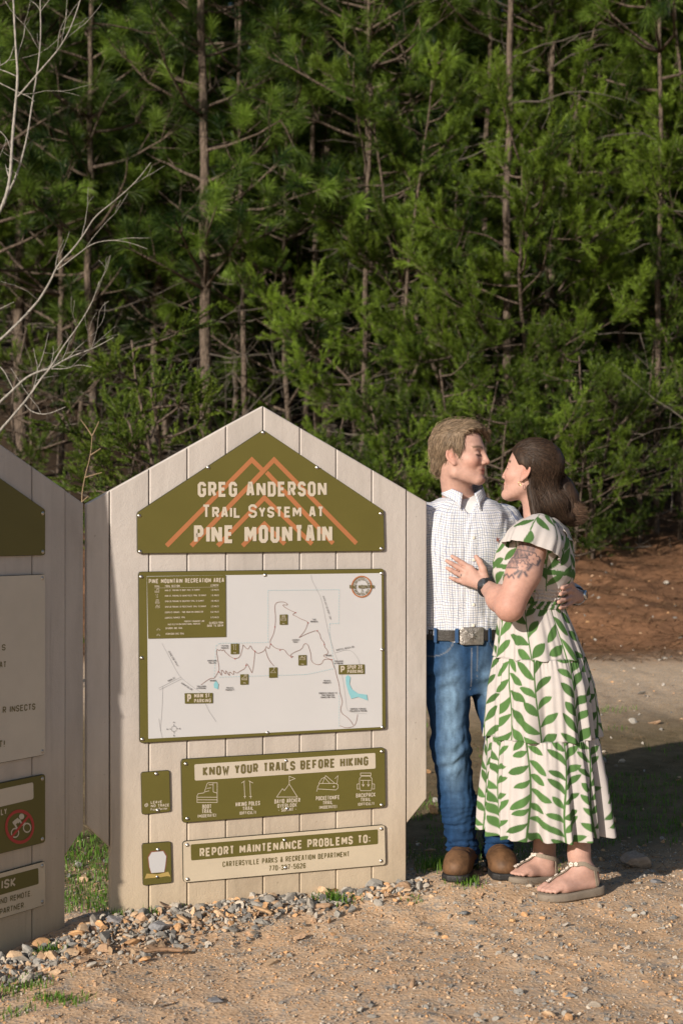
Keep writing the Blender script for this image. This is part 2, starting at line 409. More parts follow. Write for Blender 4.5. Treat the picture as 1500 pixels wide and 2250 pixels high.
for a in [(968, 1925, 5.62, 260, .05, .07), (1000, 1935, 5.55, 120, .05, .05), (1022, 1972, 5.35, 130, .028, .04), (728, 2000, 5.16, 120, .03, .05), (700, 1998, 5.16, 60, .02, .035),
          (105, 2100, 4.63, 110, .022, .05), (60, 2160, 4.35, 90, .05, .03), (110, 2200, 4.2, 90, .03, .03), (160, 2205, 4.18, 80, .03, .025), (20, 2175, 4.3, 70, .05, .03), (20, 2230, 4.1, 60, .03, .03),
          (330, 2018, 4.99, 50, .02, .04), (262, 2025, 4.99, 40, .02, .04), (1225, 1935, 5.6, 60, .03, .035), (1060, 1890, 5.9, 120, .06, .06), (770, 1990, 5.2, 40, .03, .03), (910, 2000, 5.2, 30, .02, .02)]: tuft(*a)
def patch(x0, x1, y0, y1, n, ln, thr=-.1, seed=1):
    x = r.uniform(x0, x1, n * 2); y = r.uniform(y0, y1, n * 2)
    k = (noise3(np.stack([x, y, 0 * x], -1), 1.9, seed) > thr) & footprint_free(x, y); x, y = x[k], y[k]
    V, Fq, f = blades(0, 0, len(x), 0, ln, r); q = np.repeat(np.stack([x, y, hgt(x, y) - hgt(0 * x, 0 * y)], -1), 5, 0); GP.append((V + q, Fq, f))
patch(-1.35, -.55, 5.05, 6.3, 2600, .038, -.9, 3)         # green strip between the two boards
patch(-.3, 2.4, 5.75, 7.6, 5200, .035, .05, 4)
patch(-1.2, 3.2, 7.2, 9.6, 4200, .04, .12, 5)
off = 0; VV, FF, AA = [], [], []
for V, Fq, f in GP: VV.append(V); FF.append(Fq + off); AA.append(f); off += len(V)
tag(mesh('grass', np.vstack(VV), np.vstack(FF), M_GRASS, fac=np.concatenate(AA)), 'thin green grass in tufts at the boots, among gravel and behind the boards', 'grass', kind='stuff')
# dry straw and fallen needles
def litter(x, y, ln, r, wd=.003):
    n = len(x); a = r.uniform(0, 6.28, n); L = ln * r.uniform(.5, 1.3, n)
    z = hgt(x, y) + r.uniform(.002, .02, n); up = r.normal(0, .12, n)
    d = np.stack([np.cos(a), np.sin(a), up], -1) * (L / 2)[:, None]; s = np.stack([-np.sin(a), np.cos(a), 0 * a], -1) * wd / 2
    B = np.stack([x, y, z], -1); V = np.stack([B - d - s, B - d + s, B + d], 1).reshape(-1, 3)
    return V, np.arange(3 * n).reshape(n, 3), np.repeat(np.clip(r.normal(.5, .25, n), 0, 1), 3)
LP = []
x = r.uniform(-1.5, 3.5, 9000); y = 5.7 + r.uniform(0, 1, 9000) ** 1.3 * 5; k = footprint_free(x, y); LP.append(litter(x[k], y[k], .07, r, .004))
x = r.uniform(-1.2, 1.6, 700); y = r.uniform(4.2, 5.6, 700); k = footprint_free(x, y); LP.append(litter(x[k], y[k], .07, r, .002))
x = r.uniform(-5, 7, 30000); y = r.uniform(11.7, 18, 30000); LP.append(litter(x, y, .22, r, .010))
off = 0; VV, FF, AA = [], [], []
for V, Fq, f in LP: VV.append(V); FF.append(Fq + off); AA.append(f); off += len(V)
tag(mesh('pine_straw', np.vstack(VV), np.vstack(FF), leafmat('pine_straw', (.10, .05, .022), (.33, .20, .10), .1, .8), fac=np.concatenate(AA)), 'dry brown pine needles and straw littering the bank and the ground behind', 'pine straw', kind='stuff')
# ------------------------------------------------------------------ the two trail boards
def plane_map(px0, D0, theta):
    """photo pixel -> (u, v) on an upright board that starts at column px0, distance D0 and heads off at theta"""
    X0 = (px0 - CX) / F * D0; c, s = math.cos(theta), math.sin(theta)
    def f(px, py):
        k = (px - CX) / F                                # X = k*Y ; X = X0 + u c, Y = D0 + u s
        u = (k * D0 - X0) / (c - k * s); Y = D0 + u * s
        return np.array([u, CAMZ - (py - HY) / F * Y])
    return f, (X0, D0, 0)
TH1, TH2 = R(19.3), R(56.1)
MAP1, O1 = plane_map(190, 4.98, TH1)
MAP2, O2 = plane_map(187, 4.975, TH2)
Z1 = lambda x, y: (x / 1.5625, 860 + y / 1.5625)
Z2 = lambda x, y: (290 + x / 2.6316, 1240 + y / 2.6316)
Z3 = lambda x, y: (290 + x / 2.6316, 1620 + y / 2.6316)
Z4 = lambda x, y: (x / 2.5, 1250 + y / 2.5)

# condensed block capitals as pen strokes, unit box
def _g():
    a = .28; b = .14
    O_ = [(a, 0), (1 - a, 0), (1, b), (1, 1 - b), (1 - a, 1), (a, 1), (0, 1 - b), (0, b), (a, 0)]
    G = {
     'A': [[(0, 0), (.36, 1), (.64, 1), (1, 0)], [(.16, .3), (.84, .3)]],
     'B': [[(0, 0), (0, 1), (.75, 1), (1, 1 - b), (1, .62), (.8, .52), (0, .52)], [(.8, .52), (1, .42), (1, b), (.75, 0), (0, 0)]],
     'C': [[(1, .74), (1, 1 - b), (1 - a, 1), (a, 1), (0, 1 - b), (0, b), (a, 0), (1 - a, 0), (1, b), (1, .26)]],
     'D': [[(0, 0), (0, 1), (1 - a, 1), (1, 1 - b), (1, b), (1 - a, 0), (0, 0)]],
     'E': [[(1, 1), (0, 1), (0, 0), (1, 0)], [(0, .52), (.85, .52)]],
     'F': [[(1, 1), (0, 1), (0, 0)], [(0, .5), (.85, .5)]],
     'G': [[(1, .76), (1, 1 - b), (1 - a, 1), (a, 1), (0, 1 - b), (0, b), (a, 0), (1 - a, 0), (1, b), (1, .48), (.55, .48)]],
     'H': [[(0, 0), (0, 1)], [(1, 0), (1, 1)], [(0, .52), (1, .52)]],
     'I': [[(.5, 0), (.5, 1)]],
     'J': [[(1, 1), (1, b), (1 - a, 0), (a, 0), (0, b), (0, .28)]],
     'K': [[(0, 0), (0, 1)], [(1, 1), (.1, .5), (1, 0)]],
     'L': [[(0, 1), (0, 0), (1, 0)]],
     'M': [[(0, 0), (0, 1)], [(.04, .97), (.5, .36), (.96, .97)], [(1, 1), (1, 0)]],
     'N': [[(0, 0), (0, 1)], [(.03, .97), (.97, .03)], [(1, 0), (1, 1)]],
     'O': [O_], '0': [O_],
     'P': [[(0, 0), (0, 1), (.75, 1), (1, 1 - b), (1, .58), (.75, .46), (0, .46)]],
     'Q': [O_, [(.6, .25), (1.05, -.05)]],
     'R': [[(0, 0), (0, 1), (.75, 1), (1, 1 - b), (1, .6), (.75, .48), (0, .48)], [(.5, .48), (1, 0)]],
     'S': [[(1, .76), (1, 1 - b), (1 - a, 1), (a, 1), (0, 1 - b), (0, .64), (.15, .55), (.85, .43), (1, .34), (1, b), (1 - a, 0), (a, 0), (0, b), (0, .25)]],
     'T': [[(0, 1), (1, 1)], [(.5, 1), (.5, 0)]],
     'U': [[(0, 1), (0, b), (a, 0), (1 - a, 0), (1, b), (1, 1)]],
     'V': [[(0, 1), (.5, 0), (1, 1)]],
     'W': [[(0, 1), (.24, 0), (.5, .62), (.76, 0), (1, 1)]],
     'X': [[(0, 0), (1, 1)], [(0, 1), (1, 0)]],
     'Y': [[(0, 1), (.5, .45), (1, 1)], [(.5, .45), (.5, 0)]],
     'Z': [[(0, 1), (1, 1), (0, 0), (1, 0)]],
     '1': [[(.2, .8), (.55, 1), (.55, 0)]],
     '2': [[(0, .76), (0, 1 - b), (a, 1), (1 - a, 1), (1, 1 - b), (1, .62), (0, .12), (0, 0), (1, 0)]],
     '3': [[(0, .78), (0, 1 - b), (a, 1), (1 - a, 1), (1, 1 - b), (1, .62), (.8, .52), (.35, .52)], [(.8, .52), (1, .42), (1, b), (1 - a, 0), (a, 0), (0, b), (0, .24)]],
     '4': [[(.75, 0), (.75, 1), (0, .32), (0, .25), (1, .25)]],
     '5': [[(1, 1), (0, 1), (0, .56), (.7, .6), (1, .48), (1, b), (1 - a, 0), (a, 0), (0, b), (0, .22)]],
     '6': [[(1, .78), (1, 1 - b), (1 - a, 1), (a, 1), (0, 1 - b), (0, b), (a, 0), (1 - a, 0), (1, b), (1, .44), (1 - a, .55), (0, .55)]],
     '7': [[(0, 1), (1, 1), (.4, 0)]],
     '8': [[(.2, .53), (0, .64), (0, 1 - b), (a, 1), (1 - a, 1), (1, 1 - b), (1, .64), (.8, .53), (.2, .53)], [(.2, .53), (0, .42), (0, b), (a, 0), (1 - a, 0), (1, b), (1, .42), (.8, .53)]],
     '9': [[(0, .22), (0, b), (a, 0), (1 - a, 0), (1, b), (1, 1 - b), (1 - a, 1), (a, 1), (0, 1 - b), (0, .56), (a, .45), (1, .45)]],
     '&': [[(1, .5), (.6, 0), (.2, 0), (0, .2), (0, .35), (.7, .75), (.7, .9), (.5, 1), (.3, .9), (.3, .75), (1, 0)]],
     '-': [[(.1, .45), (.9, .45)]], '.': [[(.5, 0), (.5, .08)]], ':': [[(.5, .1), (.5, .22)], [(.5, .62), (.5, .74)]], "'": [[(.5, .75), (.5, 1)]],
     '!': [[(.5, .3), (.5, 1)], [(.5, 0), (.5, .1)]], '(': [[(.8, 1.05), (.4, .8), (.4, .2), (.8, -.05)]], ')': [[(.2, 1.05), (.6, .8), (.6, .2), (.2, -.05)]], '/': [[(0, 0), (1, 1)]],
     ',': [[(.5, .06), (.35, -.12)]],
     'o': [[(.2, 0), (.8, 0), (1, .15), (1, .5), (.8, .65), (.2, .65), (0, .5), (0, .15), (.2, 0)]],
     'r': [[(0, 0), (0, .65)], [(0, .4), (.4, .65), (.9, .65)]], 'u': [[(0, .65), (0, .15), (.2, 0), (.8, 0), (1, .15)], [(1, .65), (1, 0)]],
     'd': [[(1, 1), (1, 0)], [(1, .1), (.8, 0), (.2, 0), (0, .15), (0, .5), (.2, .65), (1, .65)]],
     'a': [[(.1, .65), (.8, .65), (1, .5), (1, 0)], [(1, .35), (.2, .35), (0, .25), (0, .1), (.2, 0), (1, .05)]],
     't': [[(.4, .9), (.4, .1), (.6, 0), (.95, 0)], [(.05, .65), (.9, .65)]], 'n': [[(0, 0), (0, .65)], [(0, .5), (.3, .65), (.8, .65), (1, .5), (1, 0)]],
     'e': [[(0, .33), (1, .33), (1, .5), (.8, .65), (.2, .65), (0, .5), (0, .15), (.2, 0), (.95, 0)]],
    }
    return G
GLYPH = _g()
GW = {'I': .30, '1': .55, '.': .32, ':': .32, "'": .3, '!': .32, '(': .5, ')': .5, 'M': 1.28, 'W': 1.35, ' ': .62, '-': .8, ',': .3, 'T': .95, 'N': 1.14, 'r': .7, 't': .7}

class Flat:
    """pen strokes and filled shapes lying on a board face; each in a thin layer of its own"""
    def __init__(s, fmap, y): s.f = fmap; s.y = y; s.g = Geo(); s.k = 0
    def lay(s): s.k += 1; return s.y - .00005 * (s.k % 12)
    def stroke_uv(s, P, t):
        P = [np.array(p, float) for p in P]
        closed = len(P) > 3 and np.linalg.norm(P[0] - P[-1]) < 1e-9
        if closed: P = P[:-1]
        n = len(P); L, Rr = [], []
        for i in range(n):
            a = P[(i - 1) % n] if (closed or i > 0) else None; b = P[(i + 1) % n] if (closed or i < n - 1) else None
            d1 = (P[i] - a) if a is not None else None; d2 = (b - P[i]) if b is not None else None
            if d1 is None: d1 = d2
            if d2 is None: d2 = d1
            d1 = d1 / (np.linalg.norm(d1) + 1e-12); d2 = d2 / (np.linalg.norm(d2) + 1e-12)
            n1 = np.array([-d1[1], d1[0]]); n2 = np.array([-d2[1], d2[0]]); m = n1 + n2; q = np.linalg.norm(m)
            m = n1 if q < .2 else m / q; k = max(.45, m.dot(n1))
            L.append(P[i] + m * t / 2 / k); Rr.append(P[i] - m * t / 2 / k)
        y = s.lay(); V = [(p[0], y, p[1]) for p in L] + [(p[0], y, p[1]) for p in Rr]
        Fc = [(i + n, (i + 1) % n + n, (i + 1) % n, i) for i in range(n if closed else n - 1)]
        s.g.add(V, Fc)
    def stroke(s, px, t): s.stroke_uv([s.f(*p) for p in px], t); return s
    def dash(s, px, t, on=.006, offl=.004):
        P = [s.f(*p) for p in px]
        for a, b in zip(P[:-1], P[1:]):
            L = np.linalg.norm(b - a); d = (b - a) / L; q = 0
            while q < L: s.stroke_uv([a + d * q, a + d * min(q + on, L)], t); q += on + offl
        return s
    def fill_uv(s, P): y = s.lay(); s.g.add([(p[0], y, p[1]) for p in P], [tuple(range(len(P)))]); return s
    def fill(s, px): return s.fill_uv([s.f(*p) for p in px])
    def text(s, st, a, b, hpx, wt=.17, big=None):
        """capitals along a baseline from photo pixel a to b, cap height in pixels"""
        A = s.f(*a); B = s.f(*b); H = np.linalg.norm(s.f(a[0], a[1] - hpx) - A)
        ex = (B - A) / np.linalg.norm(B - A); ey = np.array([-ex[1], ex[0]]); W = np.linalg.norm(B - A)
        sc = [1.22 if (big and i in big) else 1 for i in range(len(st))]
        ws = [GW.get(c, 1) * k for c, k in zip(st, sc)]; gap = .25
        tot = sum(ws) + gap * (len(st) - 1); cw = W / tot; x = 0; t = wt * H * 1.0
        for c, w_, k in zip(st, ws, sc):
            if c != ' ':
                cwid = w_ * cw; h = H * k
                for pl in GLYPH[c]:
                    Q = [A + ex * (x + t / 2 + q[0] * max(cwid - t, .001)) + ey * (t / 2 + q[1] * (h - t)) for q in pl]
                    s.stroke_uv(Q, t)
            x += (w_ + gap) * cw
        return s
    def center(s, st, c, hpx, wpx, wt=.17, sl=0.):
        return s.text(st, (c[0] - wpx / 2, c[1] + sl * wpx / 2 + hpx / 2), (c[0] + wpx / 2, c[1] - sl * wpx / 2 + hpx / 2), hpx, wt)
    def build(s, name, mat, parent): return s.g.build(name, mat, parent)

def inset(P, d):
    P = [np.array(p, float) for p in P]; n = len(P)
    ar = sum(P[i][0] * P[(i + 1) % n][1] - P[(i + 1) % n][0] * P[i][1] for i in range(n)); sg = 1 if ar > 0 else -1; out = []
    for i in range(n):
        d1 = P[i] - P[i - 1]; d2 = P[(i + 1) % n] - P[i]; d1 = d1 / (np.linalg.norm(d1) + 1e-12); d2 = d2 / (np.linalg.norm(d2) + 1e-12)
        n1 = np.array([-d1[1], d1[0]]) * sg; n2 = np.array([-d2[1], d2[0]]) * sg; m = n1 + n2; m /= np.linalg.norm(m) + 1e-12
        out.append(P[i] + m * d / max(.35, m.dot(n1)))
    return out
def rounded(P, r, k=5):
    P = [np.array(p, float) for p in P]; n = len(P); out = []
    for i in range(n):
        a = P[i - 1] - P[i]; b = P[(i + 1) % n] - P[i]; a /= np.linalg.norm(a); b /= np.linalg.norm(b)
        ang = math.acos(max(-1, min(1, a.dot(b)))); t = r / math.tan(ang / 2)
        if ang > 2.2: t = min(t, r)
        p0, p1 = P[i] + a * t, P[i] + b * t
        for j in range(k + 1):
            q = j / k; out.append((1 - q) ** 2 * p0 + 2 * q * (1 - q) * P[i] + q * q * p1)
    return out
def slab(P, y0, th, bev, name, mats, parent, two=False):
    n = len(P); Q = inset(P, bev); g = Geo()
    ar = sum(P[i][0] * P[(i + 1) % n][1] - P[(i + 1) % n][0] * P[i][1] for i in range(n))
    if ar < 0: P = P[::-1]; Q = Q[::-1]
    V = [(p[0], y0, p[1]) for p in Q] + [(p[0], y0 + bev, p[1]) for p in P] + [(p[0], y0 + th, p[1]) for p in P]
    g.add(V, [tuple(range(n))], 0)
    rim = [((i), (i + n), ((i + 1) % n + n), ((i + 1) % n)) for i in range(n)]; rim = [f[::-1] for f in rim]
    side = [((i + n), (i + 2 * n), ((i + 1) % n + 2 * n), ((i + 1) % n + n))[::-1] for i in range(n)]
    g.F += rim; g.M += [1 if two else 0] * n; g.F += side; g.M += [1 if two else 0] * n
    g.F.append([i + 2 * n for i in range(n)][::-1]); g.M.append(1 if two else 0)
    return g.build(name, mats, parent)

def plank_mat():
    m, n, l, b = newmat('recycled_plastic_plank')
    v = coords(n, l); mp = n.new('ShaderNodeMapping'); mp.inputs['Scale'].default_value = (1, 1, .22); l.new(v, mp.inputs[0])
    t = noise_node(n, l, 9, 6, .65, mp.outputs[0]); st = noise_node(n, l, 2.6, 5, .6, v)
    r1 = ramp(n, [(.3, (.425, .385, .355)), (.62, (.51, .465, .43))]); l.new(t.outputs['Fac'], r1.inputs[0])
    r2 = ramp(n, [(.55, (1, 1, 1)), (.75, (.86, .84, .83))]); l.new(st.outputs['Fac'], r2.inputs[0])
    mp2 = n.new('ShaderNodeMapping'); mp2.inputs['Scale'].default_value = (1, 1, .05); l.new(v, mp2.inputs[0]); dr = noise_node(n, l, 34, 4, .6, mp2.outputs[0]); sc_ = noise_node(n, l, 55, 3, .5, v)
    r3 = ramp(n, [(.58, (1, 1, 1)), (.80, (.80, .79, .78))]); l.new(dr.outputs['Fac'], r3.inputs[0]); r4 = ramp(n, [(.70, (1, 1, 1)), (.76, (.72, .70, .68))]); l.new(sc_.outputs['Fac'], r4.inputs[0])
    w1 = n.new('ShaderNodeMix'); w1.data_type = 'RGBA'; w1.blend_type = 'MULTIPLY'; w1.inputs[0].default_value = 1; l.new(r3.outputs[0], w1.inputs[6]); l.new(r4.outputs[0], w1.inputs[7])
    w2 = n.new('ShaderNodeMix'); w2.data_type = 'RGBA'; w2.blend_type = 'MULTIPLY'; w2.inputs[0].default_value = 1; l.new(w1.outputs[2], w2.inputs[6]); l.new(r2.outputs[0], w2.inputs[7])
    sp = n.new('ShaderNodeSeparateXYZ'); l.new(v, sp.inputs[0])
    # rain-splashed dirt near the ground
    mr = n.new('ShaderNodeMapRange'); mr.inputs[1].default_value = .75; mr.inputs[2].default_value = .0; l.new(sp.outputs[2], mr.inputs[0])
    x = n.new('ShaderNodeMix'); x.data_type = 'RGBA'; x.blend_type = 'MULTIPLY'; x.inputs[0].default_value = 1
    l.new(r1.outputs[0], x.inputs[6]); l.new(w2.outputs[2], x.inputs[7])
    y = n.new('ShaderNodeMix'); y.data_type = 'RGBA'; l.new(mr.outputs[0], y.inputs[0]); l.new(x.outputs[2], y.inputs[6])
    y2 = n.new('ShaderNodeMix'); y2.data_type = 'RGBA'; y2.blend_type = 'MULTIPLY'; y2.inputs[0].default_value = 1; l.new(x.outputs[2], y2.inputs[6]); y2.inputs[7].default_value = (1.08, .95, .72, 1)
    l.new(y2.outputs[2], y.inputs[7]); 
    oi = n.new('ShaderNodeObjectInfo'); hs = n.new('ShaderNodeHueSaturation'); m2 = n.new('ShaderNodeMapRange'); m2.inputs[3].default_value = .94; m2.inputs[4].default_value = 1.05
    l.new(oi.outputs['Random'], m2.inputs[0]); l.new(m2.outputs[0], hs.inputs['Value']); l.new(y.outputs[2], hs.inputs['Color'])
    l.new(hs.outputs[0], b.inputs['Base Color']); b.inputs['Roughness'].default_value = .62; setspec(b, .35)
    f1 = noise_node(n, l, 190, 3, .6, v); f2 = noise_node(n, l, 45, 3, .6, v)
    ad = n.new('ShaderNodeMath'); ad.operation = 'MULTIPLY_ADD'; l.new(f2.outputs['Fac'], ad.inputs[0]); ad.inputs[1].default_value = 1.2; l.new(f1.outputs['Fac'], ad.inputs[2])
    bump_to(n, l, b, ad.outputs[0], .30, .004)
    return m
M_PLANK = plank_mat()
M_OLIVE = simple('olive_plaque', (.118, .102, .024), .5, .06, 5, .10, 300, .3)
M_EDGE = simple('plaque_edge', (.028, .026, .014), .5, .1)
M_CREAM = simple('cream_print', (.54, .475, .385), .45, .05, 9)
M_WHITE = simple('white_print', (.545, .54, .55), .42, .025, 4)
M_TAN = simple('cream_plaque', (.56, .475, .355), .5, .07, 5, .15, 260)
M_ORANGE = simple('orange_print', (.40, .155, .062), .45, .06, 8)
M_INK = simple('olive_ink', (.135, .11, .04), .5, .05)
M_BLACK = simple('black_ink', (.06, .055, .055), .5, .05)
M_TRAIL = simple('brown_ink', (.22, .085, .05), .5, .05)
M_BLUE = simple('lake_blue', (.24, .50, .56), .5, .05)
M_GREY = simple('grey_ink', (.32, .32, .33), .5, .05)
M_RED = simple('red_ink', (.38, .035, .03), .5, .08)
M_STEEL = simple('screw_steel', (.45, .42, .38), .35, .2, 30, 0, 80, .5, 1)
M_GOLD = simple('gold_print', (.42, .30, .10), .5, .1)
def screw(uv, y, parent, r=.0052):
    g = Geo(); n = 12; V = []
    for rr, yy in ((r * 1.35, 0), (r, -.0016), (r * .75, -.0034), (.0005, -.0042)):
        for j in range(n): a = 2 * math.pi * j / n; V.append((uv[0] + rr * math.cos(a), y + yy, uv[1] + rr * math.sin(a)))
    g.add(V, [(i * n + j, (i + 1) * n + j, (i + 1) * n + (j + 1) % n, i * n + (j + 1) % n)[::-1] for i in range(3) for j in range(n)])
    return g.build('screw', M_STEEL, parent, True)
def plaque(fmap, px, name, mat, parent, rad=.014, th=.010, screws=()):
    P = rounded([fmap(*p) for p in px], rad)
    o = slab(P, -th, th - .0005, .0016, name, [mat, M_EDGE], parent, True)
    for sc in screws: screw(fmap(*sc), -th, o)
    return o
YF = -.0104                                             # where print starts in front of a plaque

# ---- main map board
B1 = empty('trail_board', O1, TH1)
tag(B1, 'tall sunlit house-shaped plank board with green name plaque and white trail map', 'trail board')
xs = [190, 242, 328.3, 412.3, 496.8, 578.6, 659.2, 738.6, 817.3, 893, 939]
def roofy(x): return 891.5 + (576.5 - x) * .5585 if x < 576.5 else 891.5 + (x - 576.5) * .584
us = [MAP1(x, 1230)[0] for x in xs]
apex = MAP1(576.5, 891.5)
def roofv(u):
    pl, pr = MAP1(190, roofy(190)), MAP1(939, roofy(939))
    return np.interp(u, [pl[0], apex[0], pr[0]], [pl[1], apex[1], pr[1]])
for i in range(10):
    a, b = us[i] + .0016, us[i + 1] - .0016
    if i == 0: lo = [(a, MAP1(190, 1815)[1]), (b, MAP1(248, 1862)[1])]
    elif i == 9: lo = [(a, MAP1(898, 1810)[1]), (b, MAP1(942, 1755)[1])]
    else: lo = [(a, -.12), (b, -.12)]
    P = lo + [(b, roofv(b))] + ([(apex[0], apex[1])] if a < apex[0] - .004 and b > apex[0] + .004 else []) + [(a, roofv(a))]
    slab(P, .004 if i in (0, 9) else 0, .038, .0035, 'plank', M_PLANK, B1)
t1 = plaque(MAP1, [Z1(901, 132), Z1(1313, 408), Z1(1317, 548), Z1(470, 557), Z1(469, 416)], 'name_plaque', M_OLIVE, B1, .012,
            screws=[Z1(901, 142), Z1(713, 262), Z1(1086, 262), Z1(477, 427), Z1(1304, 420), Z1(480, 550), Z1(1306, 540)])
fl = Flat(MAP1, YF)
def band(P, w_): fl.stroke([Z1(*p) for p in P], w_)
bw = .0165
band([(570, 530), (862, 235), (905, 277)], bw)
band([(655, 530), (938, 235), (1220, 522)], bw)
band([(745, 530), (905, 365), (1068, 524)], bw)
band([(912, 278), (1140, 522)], bw)
band([(830, 530), (905, 455), (975, 524)], bw)
fl.build('mountain_emblem', M_ORANGE, t1)
for st, a, b, h, wt, big in (('GREG ANDERSON', (677, 363), (1118, 360), 52, .20, None), ('TRAIL SYSTEM AT', (692, 435), (1108, 432), 38, .21, (0, 6)), ('PINE MOUNTAIN', (664, 522), (1137, 518), 62, .21, None)):
    f2 = Flat(MAP1, YF - .0008); f2.text(st, Z1(*a), Z1(*b), h / 1.5625, wt, big); f2.build('lettering', M_CREAM, t1)

mp = plaque(MAP1, [Z2(35, 42), Z2(1450, 24), Z2(1462, 952), Z2(42, 1032)], 'map_plaque', M_OLIVE, B1, .012,
            screws=[Z2(52, 72), Z2(766, 62), Z2(1438, 52), Z2(55, 540), Z2(1440, 492), Z2(58, 1010), Z2(780, 972), Z2(1442, 940)])
Flat(MAP1, YF + .0002).fill([Z2(83, 68), Z2(1436, 50), Z2(1440, 938), Z2(92, 1006)]).build('map_sheet', M_WHITE, mp)
f = Flat(MAP1, YF - .0006)
for P in ([(1030, 60), (1034, 90), (1060, 140), (1090, 200), (1110, 300), (1130, 400), (1168, 520), (1185, 560), (1210, 640), (1230, 780), (1235, 840), (1260, 855), (1350, 862)],
          [(170, 455), (210, 530), (250, 610), (280, 655), (350, 710), (400, 740)], [(280, 650), (150, 715)], [(284, 660), (154, 725)], [(175, 705), (170, 850), (160, 960)],
          [(400, 740), (430, 830), (482, 908)], [(1170, 510), (1225, 494), (1262, 496), (1300, 540), (1310, 580)], [(152, 890), (160, 950), (172, 1000)]): f.stroke([Z2(*p) for p in chaikin(P, 1)], .0009)
f.build('road_lines', M_GREY, mp)
f = Flat(MAP1, YF - .0012)
T_ = [[(395, 695), (430, 668), (455, 655), (470, 660), (495, 620), (500, 600), (490, 540), (483, 500), (490, 488), (498, 500), (508, 490), (515, 500), (527, 490), (533, 505), (545, 515), (560, 530), (590, 545), (620, 535), (635, 480), (636, 460), (650, 480), (665, 490), (672, 480), (680, 465), (690, 490), (705, 500), (720, 515), (750, 505), (765, 490), (770, 470), (785, 490), (795, 465), (792, 440), (810, 410), (820, 370), (825, 310), (818, 240), (830, 218), (870, 215), (890, 225), (895, 235), (862, 232), (880, 250), (920, 270), (940, 278), (920, 290), (945, 300), (970, 315), (1000, 325), (1012, 335), (1000, 370), (985, 395), (960, 422)],
      [(960, 422), (1000, 402), (1030, 390), (1060, 380), (1080, 400), (1085, 430), (1105, 450), (1105, 475), (1120, 490), (1130, 515), (1095, 525), (1120, 540), (1150, 550)],
      [(797, 460), (820, 482), (850, 490), (875, 490), (890, 515), (915, 535), (930, 532), (905, 525), (935, 505), (975, 490), (990, 455), (1010, 460), (1020, 490), (1028, 520), (1030, 560), (1060, 580), (1090, 575), (1100, 550), (1120, 545), (1150, 552), (1160, 590), (1168, 605)],
      [(1168, 605), (1175, 640), (1190, 690), (1195, 740), (1205, 770), (1210, 800), (1198, 830), (1205, 860), (1235, 880), (1260, 905), (1275, 935), (1290, 910), (1297, 865)],
      [(765, 490), (780, 540), (800, 570), (815, 585)], [(1195, 930), (1230, 945), (1275, 935)],
      [(705, 500), (700, 560), (690, 630), (680, 610), (665, 580), (655, 570), (650, 600), (620, 615), (600, 630), (580, 610), (585, 640), (555, 615), (560, 648), (535, 605), (540, 640), (510, 600), (515, 645), (500, 620)]]
for P in T_: f.stroke([Z2(*p) for p in chaikin(P, 1)], .0013)
f.build('trail_lines', M_TRAIL, mp)
f = Flat(MAP1, YF - .0018)
for P in ([(470, 650), (480, 470), (500, 455), (780, 450), (780, 150), (1190, 145), (1188, 340), (1135, 342), (1135, 400), (1165, 595)], [(500, 650), (1000, 635), (1165, 600)], [(1190, 740), (1190, 940)]): f.dash([Z2(*p) for p in P], .0011)
f.build('boundary_line', M_BLUE, mp)
f = Flat(MAP1, YF - .0018)
f.fill([Z2(*p) for p in [(1240, 638), (1255, 650), (1250, 690), (1265, 720), (1300, 745), (1350, 752), (1355, 785), (1300, 765), (1260, 775), (1245, 740), (1230, 690), (1228, 650)]])
f.build('lake', M_BLUE, mp)
f = Flat(MAP1, YF - .0018)
f.fill([Z2(*p) for p in [(468, 690), (480, 670), (495, 690), (492, 720), (470, 712)]])
f.build('lake', M_BLUE, mp)
for x_, y_ in ((1012, 337), (820, 360), (590, 545), (705, 500), (797, 460), (915, 535), (655, 583), (1150, 550), (1105, 462), (940, 278), (1065, 382), (495, 620), (850, 495)):
    c = MAP1(*Z2(x_, y_)); f = Flat(MAP1, YF - .0016); f.fill_uv([c + .0019 * np.array([math.cos(a), math.sin(a)]) for a in np.linspace(0, 6.28, 8, endpoint=False)]); f.build('trail_marker', M_RED, mp)
# legend, parking signs and trail badges
for bi, bx in enumerate(([(83, 70), (537, 62), (539, 418), (90, 428)], [(300, 743), (462, 741), (462, 800), (302, 803)], [(1187, 580), (1336, 576), (1337, 631), (1188, 634)],
           [(848, 290), (893, 288), (893, 347), (848, 348)], [(566, 458), (613, 457), (613, 516), (566, 518)], [(621, 634), (667, 633), (667, 692), (621, 694)], [(787, 595), (834, 593), (834, 652), (787, 654)], [(956, 524), (1002, 522), (1002, 581), (956, 583)])):
    Flat(MAP1, YF - .0024).fill([Z2(*p) for p in bx]).build('legend_panel' if bi == 0 else 'parking_sign' if bi < 3 else 'trail_badge', M_OLIVE, mp)
f = Flat(MAP1, YF - .0031)
Q = lambda st, x0, y0, x1, y1, h, wt=.17: f.text(st, Z2(x0, y0), Z2(x1, y1), h / 2.6316, wt)
Q('PINE MOUNTAIN RECREATION AREA', 94, 110, 527, 103, 26, .19)
Q('TRAIL', 126, 133, 158, 132, 12); Q('TRAIL SECTION', 186, 132, 272, 130, 13); Q('LENGTH', 450, 127, 495, 126, 13)
